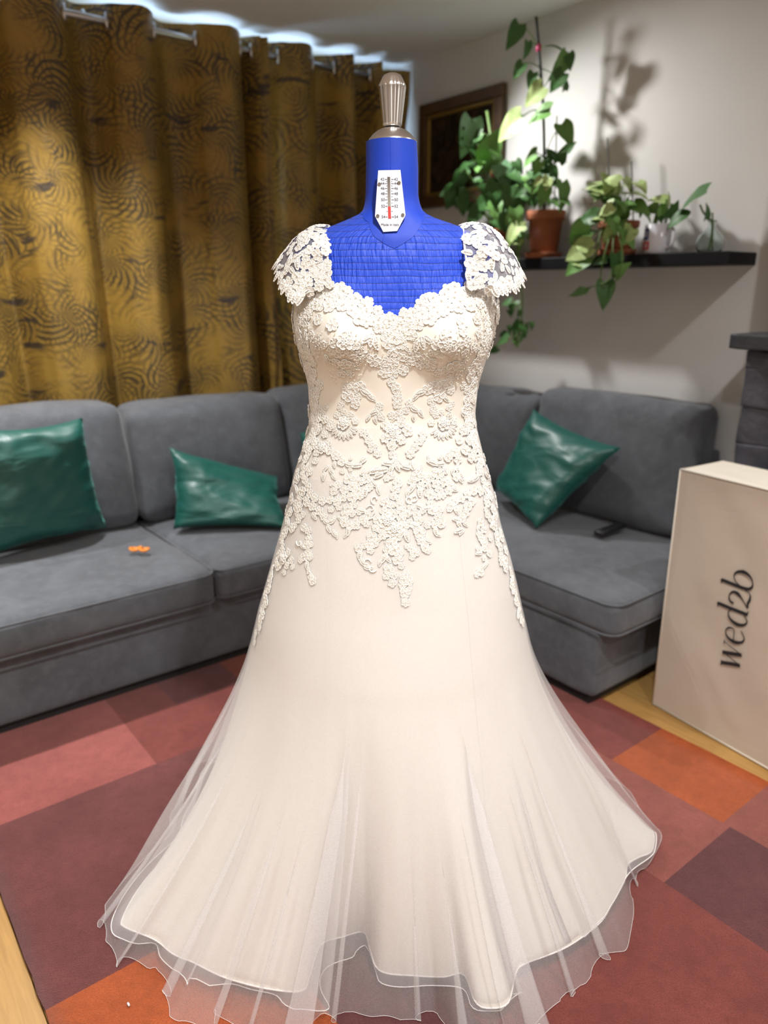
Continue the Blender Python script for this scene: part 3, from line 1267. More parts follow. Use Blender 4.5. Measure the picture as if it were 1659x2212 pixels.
# tall climbing pothos with a dark stake
P1, top1 = potted('potted_pothos', 1.10, .125, .078, .19, 'tall climbing pothos on a dark stake in a terracotta pot')
stk = [np.array(rw(1.10, .13, SZ + .12)), np.array(rw(*ont(1174, 250, .16))), np.array(rw(*ont(1158, 36, .20)))]
stkp = smooth_path(stk, 20)
mk('stake', tube(stkp, .0065, 8), M['stake'], P1)


def near_stake(y):
    """point on the stake at picture height y"""
    best = min(stkp, key=lambda p: abs((1106 - F * ((p[2] - CAMZ) * cp + p[1] * sp) / (p[1] * cp - (p[2] - CAMZ) * sp)) - y))
    return best


for (x, y, sz, an, kd, t, ny) in ((1108, 82, 52, 112, 'd', .28, 95), (1137, 112, 36, 100, 'd', .24, 100), (1206, 150, 62, 118, 'm', .18, 100), (1200, 180, 48, 130, 'd', .18, 190),
                                  (1231, 134, 34, 80, 'd', .16, 100), (1118, 155, 36, 120, 'd', .24, 140), (1146, 176, 34, 110, 'd', .2, 170), (1150, 210, 58, 140, 'p', .24, 190),
                                  (1168, 198, 36, 30, 'm', .2, 200), (1106, 256, 42, 185, 'd', .22, 250), (1095, 280, 78, 146, 'p', .26, 245), (1160, 250, 62, 168, 'm', .2, 245),
                                  (1226, 292, 58, 58, 'm', .15, 330), (1140, 347, 52, 152, 'm', .2, 345), (1196, 372, 44, 40, 'd', .17, 390), (1165, 392, 50, 160, 'd', .2, 400),
                                  (1216, 428, 64, 82, 'm', .2, 420), (1172, 428, 46, 100, 'm', .24, 410), (1150, 372, 48, 200, 'd', .2, 390), (1132, 402, 48, 215, 'm', .22, 410),
                                  (1184, 350, 38, 275, 'd', .18, 370), (1200, 398, 40, 20, 'm', .2, 410), (1176, 405, 42, 120, 'p', .24, 410), (1216, 330, 40, 300, 'd', .14, 360),
                                  (1188, 330, 34, 240, 'd', .16, 350), (1150, 432, 42, 140, 'd', .22, 430), (1222, 180, 26, 290, 'd', .15, 150)):
    place_leaf(P1, x, y, sz, an, kd, t, near_stake(ny))
mk('tie', tube([Vector(near_stake(98)) + Vector((0, 0, -.012)), Vector(near_stake(98)) + Vector((0, 0, .012))], .011, 8), M['pink'], P1)
mk('thin_stake', tube([rw(1.16, .14, SZ + .15), rw(*ont(1203, 250, .13))], .0028, 6), M['stake'], P1)

# split-leaf plant hidden behind the sleeve
P3, top3 = potted('potted_monstera', .80, .12, .07, .13, 'bushy split-leaf plant in a small pot behind the right lace sleeve')
for (x, y, sz, an, kd, t) in ((1010, 302, 82, 96, 'S', .26), (1046, 366, 60, 140, 'm', .26), (985, 400, 80, 128, 'n', .24), (1000, 372, 60, 160, 'n', .2), (1090, 384, 66, 60, 'S', .22),
                              (1110, 378, 62, 20, 'd', .2), (1060, 424, 62, 120, 'd', .24), (1100, 432, 56, 90, 'd', .24), (1072, 456, 50, 60, 'm', .26), (1121, 444, 50, 100, 'd', .2),
                              (1030, 402, 56, 200, 'd', .2), (1000, 442, 56, 100, 'n', .22), (1092, 484, 46, 100, 'd', .24), (1116, 474, 50, 70, 'm', .24), (1104, 512, 54, 118, 'p', .26),
                              (1040, 440, 60, 160, 'd', .2), (1068, 395, 50, 250, 'd', .18), (1090, 415, 46, 300, 'm', .2), (1125, 500, 46, 60, 'm', .2), (975, 430, 60, 110, 'n', .2),
                              (1020, 470, 50, 130, 'd', .2), (1126, 415, 44, 320, 'd', .18), (1060, 320, 90, 305, 'N', .22), (1120, 535, 44, 95, 'm', .24)):
    place_leaf(P3, x, y, sz, an, kd, t, top3)
vine = smooth_path([rw(*ont(1118, 500, .23)), rw(*ont(1120, 570, .24)), rw(*ont(1128, 640, .23)), rw(*ont(1124, 705, .2)), rw(*ont(1112, 745, .2))], 24)
mk('vine', tube(vine, .004, 6), M['stem'], P3)
for (x, y, sz, an, kd) in ((1090, 655, 36, 170, 'd'), (1112, 706, 36, 120, 'd'), (1133, 716, 34, 60, 'd'), (1124, 735, 28, 100, 'm'), (1080, 740, 52, 155, 'd'), (1106, 668, 26, 60, 'd')):
    place_leaf(P3, x, y, sz, an, kd, .22, vine[14 if y < 690 else 20], .0018)
mk('tie', tube([rw(*ont(1063, 378, .24)), rw(*ont(1064, 388, .24))], .007, 8), M['pink'], P3)
mk('moss_pole', tube([top3, rw(*ont(1066, 330, .2)), rw(*ont(1052, 240, .2))], .006, 8), M['stem'], P3)

# variegated trailing pothos
P2, top2 = potted('potted_pothos', 1.475, .12, .075, .125, 'trailing pale variegated pothos hanging over the shelf in a terracotta pot')
for (x, y, sz, an, kd, t) in ((1276, 406, 64, 200, 'p', .2), (1312, 392, 58, 255, 'p', .18), (1290, 430, 56, 172, 'm', .2), (1336, 406, 52, 330, 'p', .16), (1332, 434, 50, 25, 'm', .2),
                              (1302, 456, 50, 150, 'p', .24), (1266, 472, 56, 170, 'd', .24), (1244, 510, 76, 182, 'm', .26), (1244, 546, 74, 152, 'p', .27), (1241, 574, 72, 140, 'm', .27),
                              (1290, 566, 44, 170, 'd', .25), (1315, 502, 44, 105, 'p', .24), (1346, 505, 52, 60, 'm', .24), (1330, 578, 58, 85, 'd', .25), (1242, 636, 56, 142, 'm', .25),
                              (1306, 640, 64, 80, 'd', .25), (1378, 420, 62, 5, 'p', .16), (1386, 450, 54, 25, 'm', .16), (1360, 515, 40, 110, 'p', .22), (1320, 470, 44, 120, 'm', .23),
                              (1350, 450, 46, 300, 'm', .16), (1300, 420, 44, 230, 'm', .17), (1345, 580, 44, 320, 'm', .25)):
    if y < 560:
        place_leaf(P2, x, y, sz, an, kd, t, top2)
    else:
        place_leaf(P2, x, y, sz, an, kd, t)
for pts in ([top2, rw(*ont(1300, 500, .24)), rw(*ont(1290, 545, .26)), rw(*ont(1272, 570, .26))], [top2, rw(*ont(1315, 520, .25)), rw(*ont(1298, 590, .26)), rw(*ont(1305, 625, .25))],
            [top2, rw(*ont(1325, 520, .25)), rw(*ont(1318, 600, .26)), rw(*ont(1270, 622, .25))], [top2, rw(*ont(1335, 500, .24)), rw(*ont(1345, 560, .25)), rw(*ont(1322, 630, .25))]):
    mk('vine', tube(smooth_path([np.array(p) for p in pts], 18), .003, 6), M['stem'], P2)
for (x0, y0, x1_, y1_) in ((1320, 475, 1312, 298), (1368, 480, 1364, 348)):
    mk('thin_stake', tube([rw(*ont(x0, y0, .12)), rw(*ont(x1_, y1_, .12))], .0026, 6), M['stake'], P2)

# mug with cuttings
ms, mt_ = 1.655, .12
mc = rw(ms, mt_, SZ)
MR, MH = .050, .108
mug = thing('mug', mc, 'white mug with blue and red print holding green cuttings on the shelf', 'mug')
mk('cup', lathe([(0, 0), (MR * .9, 0), (MR * .97, .004), (MR, .012), (MR, MH), (MR * .97, MH + .001), (MR * .94, MH), (MR * .93, .01), (0, .008)], 40, mc), M['mug'], mug)
va = math.atan2(-mc.y, -mc.x)                             # angle toward the camera
ha = va + 0.75
hp = [mc + Vector((math.cos(ha) * r_, math.sin(ha) * r_, z_)) for r_, z_ in ((MR - .002, .088), (MR + .022, .090), (MR + .034, .066), (MR + .030, .036), (MR + .012, .022), (MR - .002, .024))]
mk('handle', tube(smooth_path([np.array(q) for q in hp], 24), .0062, 10), M['mug'], mug)


def mugpatch(a0, a1, z0, z1, mat, nm):
    V = []
    for j in range(4):
        for i in range(9):
            a_ = va + a0 + (a1 - a0) * i / 8
            V.append(mc + Vector((math.cos(a_) * (MR + .0008), math.sin(a_) * (MR + .0008), z0 + (z1 - z0) * j / 3)))
    mk(nm, (V, grid_faces(9, 4)), mat, mug)


mugpatch(-1.55, -0.72, .052, .092, M['mug_blue'], 'print')
mugpatch(-1.55, -0.62, .016, .046, M['mug_red'], 'print')
mugpatch(-1.10, -0.90, .062, .084, M['mug'], 'print')
mugpatch(-1.0, -0.82, .022, .040, M['mug'], 'print')
cut = thing('plant_cutting', mc + Vector((0, 0, .012)), 'green leafy cuttings standing in the white mug', 'plant')
for (x, y, dx) in ((1428, 440, -.012), (1440, 430, .006), (1452, 440, .02), (1418, 462, -.02)):
    q = rw(*ont(x, y, .12))
    mk('stem', tube(smooth_path([np.array(mc + Vector((dx * .4, 0, .012))), np.array(mc + Vector((dx, 0, .10))), np.array(q)], 8), .0045, 6), M['stem'], cut)
for (x, y, sz, an, kd) in ((1432, 446, 34, 265, 'm'), (1444, 432, 36, 290, 'p'), (1416, 430, 46, 195, 'p'), (1456, 452, 40, 300, 'd'), (1424, 462, 26, 250, 'd'), (1405, 452, 36, 160, 'm')):
    place_leaf(cut, x, y, sz, an, kd, .13)

# glass bud vase with an arching leaf
vs = 1.845
vc = rw(vs, .075, SZ)
vase = mk('glass_vase', lathe([(0, 0), (.036, 0), (.050, .018), (.052, .036), (.042, .060), (.022, .078), (.013, .092), (.013, .108), (.016, .112), (.0135, .112), (.011, .106), (.011, .092),
                               (.020, .076), (.039, .058), (.048, .036), (.046, .019), (.034, .004), (0, .004)], 40, vc), M['glass'])
tag(vase, 'round clear glass bud vase at the right end of the shelf', 'vase')
cut2 = thing('plant_cutting', vc + Vector((0, 0, .006)), 'single dark arching leaf on a long stem in the glass vase', 'plant')
mk('stem', tube(smooth_path([np.array(vc + Vector((.0, 0, .008))), np.array(vc + Vector((0, 0, .10))), np.array(rw(*ont(1520, 460, .11))), np.array(rw(*ont(1512, 442, .12)))], 14), .0035, 6), M['stem'], cut2)
place_leaf(cut2, 1487, 438, 84, 150, 'd', .14)
place_leaf(cut2, 1462, 474, 60, 150, 'n', .15)
place_leaf(cut2, 1528, 455, 34, 280, 'd', .12)
mk('stem', tube(smooth_path([np.array(vc + Vector((.012, 0, .008))), np.array(vc + Vector((.004, 0, .08))), np.array(vc + Vector((-.004, 0, .14)))], 8), .003, 6), M['stem'], cut2)

# ================================================================== dress form and wedding dress
DY = 1.56                                                 # distance of the form's axis
SIL = [  # picture y, left, right outline
    (308, 789, 902), (360, 789, 905), (424, 788, 905), (445, 785, 910), (457, 781, 916), (465, 768, 929), (475, 746, 952), (487, 717, 990), (500, 682, 1020), (518, 645, 1054), (545, 630, 1070),
    (590, 634, 1072), (640, 638, 1072), (683, 634, 1075), (719, 638, 1067), (745, 643, 1058), (781, 654, 1047), (831, 666, 1032), (889, 669, 1026), (925, 667, 1029), (969, 653, 1040),
    (1020, 637, 1053), (1067, 628, 1067), (1124, 614, 1078), (1197, 594, 1099), (1251, 579, 1112), (1310, 563, 1124), (1385, 547, 1140), (1470, 520, 1166)]
DEP = [  # picture y, front depth, back depth, superellipse exponent
    (308, .053, .053, 2), (410, .054, .056, 2), (438, .056, .060, 2), (456, .060, .066, 2.1), (470, .064, .076, 2.2), (484, .068, .086, 2.3), (500, .074, .094, 2.4), (518, .082, .100, 2.5), (560, .092, .108, 2.5),
    (620, .100, .115, 2.5), (683, .106, .115, 2.4), (730, .108, .113, 2.4), (800, .104, .105, 2.3), (890, .100, .100, 2.2), (960, .116, .116, 2.2), (1100, .155, .17, 2.1), (1250, .20, .225, 2.1), (1385, .25, .28, 2.0), (1470, .275, .31, 2.0)]
zt = np.array([onD(830, y)[2] for y, _, _ in SIL])
xlt = np.array([onD(a, y)[0] for y, a, _ in SIL])
xrt = np.array([onD(b, y)[0] for y, _, b in SIL])
zd = np.array([onD(830, r[0])[2] for r in DEP])
ZG = np.linspace(zt.min(), zt.max(), 700)


def table(zs, vs):
    o = np.argsort(zs)
    y = np.interp(ZG, np.array(zs)[o], np.array(vs)[o])
    kz = np.arange(-14, 15)
    ker = np.exp(-(kz / 3.0) ** 2)
    ker /= ker.sum()
    return np.convolve(np.pad(y, 14, mode='edge'), ker, 'valid')


TXL, TXR = table(zt, xlt), table(zt, xrt)
TBF, TBB, TN = table(zd, [r[1] for r in DEP]), table(zd, [r[2] for r in DEP]), table(zd, [r[3] for r in DEP])
zY = lambda y: float(onD(830, y)[2])
ZBUST = zY(728)
XB = 0.105
AXX = 0.0185


def body(th, z, off=0.0):
    xl, xr = np.interp(z, ZG, TXL), np.interp(z, ZG, TXR)
    bf, bb, n = np.interp(z, ZG, TBF), np.interp(z, ZG, TBB), np.interp(z, ZG, TN)
    cx, a = (xl + xr) / 2, (xr - xl) / 2 + off
    s_, c_ = math.sin(th), math.cos(th)
    x = cx + a * math.copysign(abs(s_) ** (2 / n), s_)
    b = (bf if c_ > 0 else bb) + off
    y = DY - b * math.copysign(abs(c_) ** (2 / n), c_)
    if c_ > -0.05:
        for sx in (-1, 1):
            dz = (z - ZBUST)
            wz = 0.075 if dz > 0 else 0.052
            y -= 0.046 * math.exp(-((x - AXX - sx * XB) / 0.068) ** 2 - (dz / wz) ** 2)
    return Vector((x, y, z))


ZTOP = zY(309)
ZKNEE = zY(1395)
NTH = 180
THS = [-PI + 2 * PI * i / NTH for i in range(NTH)]

# ---------------------------------------------------------------- blue dress form
form = thing('dress_form', (AXX, DY, 0), 'blue adjustable dress form with chrome neck knob wearing the wedding dress', 'dress form')
zrows = list(np.linspace(zY(1000), zY(600), 40)) + list(np.linspace(zY(595), zY(440), 60)) + list(np.linspace(zY(436), ZTOP, 12))
V, uv = [], []
for z in zrows:
    for i in range(NTH + 1):
        th = -PI + 2 * PI * i / NTH
        V.append(body(th, z, -0.0045))
        uv.append((th * 0.17, z))
mk('torso', (V, grid_faces(NTH + 1, len(zrows))), M['shirred'], form, uv=uv)
# smooth neck cover ending in a point at the front
V = []
NV = 40
for j in range(NV):
    v = j / (NV - 1)
    for i in range(NTH + 1):
        th = -PI + 2 * PI * i / NTH
        a = abs(th)
        zl = np.interp(a, [0, .073, .23, .37, .79, 1.2, 1.6, PI], [zY(541), zY(527), zY(501), zY(486), zY(469), zY(463), zY(460), zY(460)])
        z = zl + (ZTOP + .001 - zl) * v
        V.append(body(th, z, -0.0015 - .002 * (1 - min(1, v * 12))))
neck = mk('neck_cover', (V, grid_faces(NTH + 1, NV)), M['blue'], form)
V = []
for k in range(60):
    z = zY(540) + (ZTOP - zY(540)) * k / 59
    V.append(body(-0.06, z, -0.0012))
mk('seam', tube(V, .0006, 5), M['shirred'], neck)
ct = Vector((0.0155, DY, ZTOP))
RN = .0475
mk('neck_cap', lathe([(RN * .99, -.004), (RN * 1.0, .002), (RN * .93, .006), (RN * .80, .0135), (RN * .62, .0200), (RN * .42, .0245), (RN * .24, .0265), (.006, .0275), (0, .0275)], 48, ct), M['chrome_satin'], form)
KN = 14


def flute(a, i):
    return 1 + (0.055 * abs(math.cos(a * KN / 2)) - 0.03 if 2 <= i <= 10 else 0)


mk('knob', lathe([(0, .028), (.0165, .028), (.0178, .0300), (.0182, .034), (.0195, .045), (.0210, .058), (.0225, .071), (.0240, .084), (.0252, .0935), (.0250, .0985), (.0235, .1010), (.0200, .1090), (.0155, .1150), (.0090, .1178), (0, .1183)],
                 112, ct, flute), M['chrome'], form)
mk('knob_collar', lathe([(.0125, .0255), (.0145, .0270), (.0125, .0285), (0, .0285)], 32, ct), M['black_plastic'], form)
# size dial
PPX = [(817, 368), (865, 367), (876, 465), (858, 499), (828, 501), (810, 467)]


def plate_pt(px, py, d=0.0):
    k = (py - 368) / 132.0
    yy = DY - (.0560 + .020 * k) - d
    p = onD(px, py, yy)
    return Vector(p)


n6 = len(PPX)
V = [plate_pt(x, y, .004) for x, y in PPX] + [plate_pt(x, y, -.001) for x, y in PPX]
plate = mk('size_dial', (V, [tuple(range(n6)), tuple(range(2 * n6 - 1, n6 - 1, -1))] + [(i, (i + 1) % n6, n6 + (i + 1) % n6, n6 + i) for i in range(n6)]), M['plate'], form, smooth=False, recalc=True)
plate['label'] = 'white six-sided size dial on the neck'


def plate_box(x0, x1, y0, y1, d0, d1, nm, mt, sl0=0, sl1=0):
    V = [plate_pt(x0 + sl0, y0, d0), plate_pt(x1 + sl0, y0, d0), plate_pt(x1 + sl1, y1, d0), plate_pt(x0 + sl1, y1, d0),
         plate_pt(x0 + sl0, y0, d1), plate_pt(x1 + sl0, y0, d1), plate_pt(x1 + sl1, y1, d1), plate_pt(x0 + sl1, y1, d1)]
    mk(nm, (V, [(0, 1, 2, 3), (4, 7, 6, 5), (0, 4, 5, 1), (1, 5, 6, 2), (2, 6, 7, 3), (3, 7, 4, 0)]), mt, plate, smooth=False, recalc=True)


k_ = NT('dial_window')
g_ = k_.co('Generated')
xyz_ = k_.n('SeparateXYZ')
k_.set(xyz_.inputs[0], g_)
k_.set(k_.p.inputs['Base Color'], k_.mix(xyz_.outputs[2], c4((0.33, 0.30, 0.26)), c4((0.10, 0.075, 0.06))))
k_.p.inputs['Roughness'].default_value = 0.3
M['dialwin'] = k_.m
plate_box(837, 843, 382, 446, .0035, .0046, 'dial_window', M['dialwin'], -.3, 1.0)
plate_box(838, 844, 446, 472, .0035, .0047, 'dial_window', M['red'], 0, .8)
for (x, y) in ((819.5, 398), (862, 395), (816, 466.5), (870, 464.5)):
    p = plate_pt(x, y, .0042)
    ring = [p + Vector((.0032 * math.cos(a), 0, .0032 * math.sin(a))) for a in [2 * PI * q / 12 for q in range(12)]]
    V = ring + [q + Vector((0, -.0016, 0)) for q in ring]
    scw = mk('screw', (V, [tuple(range(12)), tuple(range(23, 11, -1))] + [(i, (i + 1) % 12, 12 + (i + 1) % 12, 12 + i) for i in range(12)]), M['chrome'], plate, smooth=False, recalc=True)


def text_mesh(txt, size):
    cu = bpy.data.curves.new('t', 'FONT')
    cu.body = txt
    cu.size = size
    cu.align_x = 'CENTER'
    cu.align_y = 'CENTER'
    to = bpy.data.objects.new('t', cu)
    COL.objects.link(to)
    dg = bpy.context.evaluated_depsgraph_get()
    m = bpy.data.meshes.new_from_object(to.evaluated_get(dg))
    bpy.data.objects.remove(to)
    m.materials.clear()
    m.materials.append(M['print_black'])
    return m


YS = (387.5, 396.5, 407, 418.5, 431.5, 445.5, 468.5)
NUMS = ('42', '44', '46', '48', '50', '52', '54')
PXM = 1.5 / F
RX = Matrix.Rotation(PI / 2 - .16, 4, 'X')
for y, tx in zip(YS, NUMS):
    k = (y - 387) / 81
    tm = text_mesh(tx, 7.6 * PXM)
    for x in (826.0 + 2.0 * k, 855.5 + .5 * k):
        obj('number', tm, plate, Matrix.Translation(plate_pt(x, y, .0046)) @ RX)
    for a_, b_ in ((831 + k * 1.5, 836.2 + k), (845.0 + k, 850.5 + k)):
        plate_box(a_, b_, y - .45, y + .45, .0040, .0046, 'tick', M['print_black'])
for y in (392, 401.5, 412.5, 425, 438.5, 456.5):
    k = (y - 387) / 81
    for a_, b_ in ((834.2 + k, 836.4 + k), (845.0 + k, 847.0 + k)):
        plate_box(a_, b_, y - .4, y + .4, .0040, .0046, 'tick', M['print_black'])
obj('lettering', text_mesh('Made in Italy', 7.0 * PXM), plate, Matrix.Translation(plate_pt(842.5, 485.5, .0046)) @ RX)
# stand under the skirt
mk('stand_pole', tube([(AXX, DY, .03), (AXX, DY, zY(995))], .014, 12), M['black_plastic'], form)
mk('stand_base', lathe([(0, .013), (.17, .013), (.17, .022), (.06, .035), (.02, .05), (0, .05)], 32, (AXX, DY, 0)), M['black_plastic'], form)

# ---------------------------------------------------------------- wedding dress
dress = thing('wedding_dress', (AXX, DY, 0.013), 'ivory lace cap-sleeve wedding dress with champagne satin and tulle skirt', 'dress')

# neckline heights: cast the traced neckline on the untrimmed body
rowsF = np.linspace(ZKNEE, zY(520), 120)
VB = [body(th, z) for z in rowsF for th in THS]
bvh0 = BVHTree.FromPolygons(VB, grid_faces(NTH, len(rowsF), True))


def cast(bv, x, y):
    d = ray(x, y)
    return bv.ray_cast(Vector(CO), Vector(d).normalized())


NL = [(642, 652), (655, 634), (668, 623), (690, 617), (714, 616), (738, 622), (765, 636), (790, 651), (815, 668), (838, 682), (852, 687), (868, 679), (890, 666), (912, 652), (935, 640), (958, 630), (985, 622), (1012, 616), (1035, 617), (1052, 621), (1062, 634), (1070, 648)]


def th_of(p):
    return math.atan2(p[0] - AXX, -(p[1] - DY))


nth, nz_ = [], []
for x, y in NL:
    h = cast(bvh0, x, y)
    if h[0] is not None:
        nth.append(th_of(h[0]))
        nz_.append(h[0].z)
o_ = np.argsort(nth)
nth, nz_ = np.array(nth)[o_], np.array(nz_)[o_]
nth = np.concatenate([[-PI, -2.3, -1.75], nth, [1.75, 2.3, PI]])
nz_ = np.concatenate([[zY(760), zY(700), zY(655)], nz_, [zY(650), zY(700), zY(760)]])


def geo_th(p_th, z):
    """surface point whose polar angle is p_th (body() takes the superellipse angle)"""
    lo, hi = p_th - .6, p_th + .6
    for _ in range(15):
        mid = (lo + hi) / 2
        q = body(mid, z)
        dlt = (th_of(q) - p_th + PI) % (2 * PI) - PI
        if dlt < 0:
            lo = mid
        else:
            hi = mid
    return (lo + hi) / 2


def ztop(th):
    return float(np.interp(th, nth, nz_))


# hems: traced points, world positions, then a closed curve round the back
def hem_world(px, z):
    out = []
    for p in px:
        zz_ = z if len(p) == 2 else p[2]
        q = onzw(p[0], p[1], zz_)
        out.append((q[0], q[1], zz_))
    return out


def close_back(front, rb, z, wob, nfold, seed):
    """continue a traced front hem (left to right) round the back"""
    a0 = math.atan2(front[-1][0] - AXX, -(front[-1][1] - DY))
    a1 = math.atan2(front[0][0] - AXX, -(front[0][1] - DY)) + 2 * PI
    r0 = math.hypot(front[-1][0] - AXX, front[-1][1] - DY)
    r1 = math.hypot(front[0][0] - AXX, front[0][1] - DY)
    out = list(front)
    n = 60
    for k in range(1, n):
        u = k / n
        a = a0 + (a1 - a0) * u
        r = r0 + (r1 - r0) * u
        bl = math.sin(PI * u) ** .8
        r = r * (1 - bl) + rb * bl + wob * math.sin(u * nfold * 2 * PI + seed) * math.sin(PI * u)
        out.append((AXX + r * math.sin(a), DY - r * math.cos(a), z))
    return out


def resample(pts, n):
    P = np.array(pts + [pts[0]], float)
    # Catmull-Rom through the points, then even arc length
    dense = []
    m = len(pts)
    for i in range(m):
        a, b, c, d = P[(i - 1) % m], P[i], P[(i + 1) % m], P[(i + 2) % m]
        for q in range(8):
            u = q / 8
            dense.append(0.5 * ((2 * b) + (c - a) * u + (2 * a - 5 * b + 4 * c - d) * u * u + (3 * b - a - 3 * c + d) * u ** 3))
    D_ = np.array(dense + [dense[0]])
    L = np.concatenate([[0], np.cumsum(np.linalg.norm(np.diff(D_, axis=0), axis=1))])
    q = np.linspace(0, L[-1], n, endpoint=False)
    return np.stack([np.interp(q, L, D_[:, k]) for k in range(3)], 1)


def hem_theta(Hp, sm=9):
    th = np.unwrap(np.arctan2(Hp[:, 0] - AXX, -(Hp[:, 1] - DY)))
    n = len(th)
    ext = np.concatenate([th[-4 * sm:] - 2 * PI, th, th[:4 * sm] + 2 * PI])
    kk = np.arange(-4 * sm, 4 * sm + 1)
    ker = np.exp(-(kk / (1.6 * sm)) ** 2)
    ker /= ker.sum()
    return np.convolve(ext, ker, 'valid')[:n]


# satin
SAT = [(1412, 1800, .05), (1408, 1838, .05), (1380, 1852, .05), (1356, 1868, .05), (1350, 1900, .045), (1320, 1956, .045), (1293, 1996, .045), (1222, 2047, .045), (1132, 2083, .045), (1114, 2104, .045), (1098, 2166, .045), (1060, 2178, .045), (1028, 2166, .045),
       (1002, 2105, .045), (960, 2110, .045), (900, 2108, .045), (822, 2098, .045), (800, 2052, .045), (786, 2014, .045), (740, 2024, .045), (692, 2042, .045), (668, 2110, .045), (652, 2141, .045), (583, 2137, .045), (518, 2122, .045), (471, 2106, .045), (417, 2079, .045),
       (374, 2061, .045), (334, 2030, .045), (270, 2003, .05), (264, 1985, .05), (296, 1925, .05), (348, 1862, .05), (415, 1805, .05)][::-1]
T1P = [(395, 1800, .045), (325, 1862, .045), (272, 1930, .045), (243, 1985, .045), (243, 2016, .04), (265, 2029, .035), (294, 2039, .03), (334, 2039, .03), (345, 2068, .03), (374, 2094, .03), (413, 2119, .03), (453, 2128, .03), (500, 2126, .03), (540, 2137, .03), (594, 2148, .03), (616, 2171, .03), (652, 2186, .03),
       (681, 2180, .03), (692, 2133, .03), (724, 2104, .03), (779, 2045, .03), (796, 2050, .03), (812, 2096, .03), (823, 2122, .03), (870, 2132, .03), (940, 2130, .03), (1000, 2136, .03), (1020, 2176, .03), (1050, 2184, .03), (1096, 2174, .03), (1112, 2112, .03), (1140, 2074, .035),
       (1199, 2040, .04), (1293, 1993, .05), (1322, 1950, .05), (1358, 1888, .05), (1402, 1853, .05), (1414, 1836, .05), (1416, 1800, .05)]
T2P = [(370, 1800, .016), (304, 1862, .016), (250, 1925, .016), (219, 1972, .016), (231, 2032, .016), (272, 2079, .016), (316, 2088, .016), (338, 2088, .016), (352, 2115, .016), (366, 2146, .016), (362, 2188, .016), (403, 2208, .016), (470, 2212, .016), (484, 2204, .016), (492, 2190, .03), (480, 2206, .016), (540, 2228, .016), (610, 2240, .016), (640, 2228, .016), (672, 2196, .05), (640, 2232, .02),
       (664, 2250, .016), (700, 2232, .016), (690, 2196, .06), (728, 2205, .016), (760, 2190, .016), (800, 2200, .016), (840, 2196, .016), (885, 2205, .016), (930, 2188, .016), (955, 2206, .016), (990, 2250, .016), (1020, 2262, .016), (990, 2232, .03), (1030, 2240, .02), (1080, 2262, .016), (1130, 2262, .016), (1150, 2240, .016), (1128, 2212, .04), (1160, 2220, .016),
       (1187, 2200, .016), (1208, 2170, .016), (1232, 2146, .016), (1262, 2124, .016), (1290, 2080, .016), (1308, 2066, .016), (1300, 2040, .035), (1328, 2060, .016), (1351, 2052, .016), (1362, 2021, .016), (1372, 1975, .016), (1366, 1930, .016), (1372, 1896, .016), (1400, 1872, .016), (1426, 1824, .02), (1428, 1800, .02)]

NC = 420


def skirt(px, rb, zb, wob, nf, seed, bulge, off, jitter=0.0, rows=46, sm=9, pleats=(), clear=None, nc=NC):
    """columns from the hip down to the hem; they leave the hip along its own slope"""
    Hp = resample(close_back(hem_world(px, .03), rb, zb, wob, nf, seed), nc)
    th = hem_theta(Hp, sm)
    base, m0 = [], []
    for i, t_ in enumerate(th):
        g = geo_th(t_, ZKNEE)
        b = body(g, ZKNEE, off)
        b2 = body(g, ZKNEE + .05, off)
        base.append(b)
        m0.append((b - b2) * ((ZKNEE - Hp[i][2]) / .05))
    V = []
    for j in range(rows):
        v = j / (rows - 1)
        for i in range(nc):
            b, h, m = base[i], Hp[i], m0[i]
            x = b.x + m.x * v + (h[0] - b.x - m.x) * v * v
            y = b.y + m.y * v + (h[1] - b.y - m.y) * v * v
            z = b.z + (h[2] - b.z) * v
            bu = bulge * math.sin(PI * v ** 1.3)
            if jitter:
                bu += jitter * math.sin(PI * min(1, v * 1.15) * .9) * noise.noise(Vector((th[i] * 5.5, v * 1.3, seed)))
            sn, cs = math.sin(th[i]), math.cos(th[i])
            tg = 0.0
            for (pc_, pw_, pa_, v0) in pleats:            # cloth folded over itself
                q = ((th[i] - pc_ + PI) % (2 * PI) - PI) / pw_
                if abs(q) < 1 and v > v0:
                    w_ = (1 - q * q) ** 1.5 * min(1, (v - v0) / .35) * (.45 + .55 * v)
                    tg += -pa_ * math.sin(q * PI * 1.6) * w_
                    bu += .35 * pa_ * math.cos(q * PI * 1.6) * w_
            x += bu * sn + tg * cs
            y += -bu * cs + tg * sn
            if clear is not None:
                rr = math.hypot(x - AXX, y - DY)
                dv = Vector(((x - AXX) / rr, (y - DY) / rr, 0))
                hit = clear.ray_cast(Vector((AXX, DY, z)) + dv * 3.0, -dv, 2.9)
                if hit[0] is not None:
                    r2 = math.hypot(hit[0].x - AXX, hit[0].y - DY) + max(off, .003)
                    if rr < r2:
                        x, y = AXX + dv.x * r2, DY + dv.y * r2
            V.append(Vector((x, y, z)))
    return V, Hp, th, rows


def bodice_rows(th, off, nrow, z_lo=None, top=None):
    """rows from the neckline (or top) down to just above the knee"""
    V = []
    gt = {}
    for j in range(nrow):
        for i, t_ in enumerate(th):
            tt_ = (t_ + PI) % (2 * PI) - PI
            z1_ = ztop(tt_) if top is None else top
            v = j / nrow
            z = z1_ + (ZKNEE - z1_) * v
            p = body(geo_th(t_, z), z, off * (.3 + .7 * v ** 3))
            # soft drag wrinkles at the waist and under the bust
            wv = 0.0022 * noise.noise(Vector((p.x * 7, z * 26, 1.0))) * math.exp(-((z - zY(930)) / .09) ** 2)
            p.y -= wv * 1.6
            V.append(p)
    return V


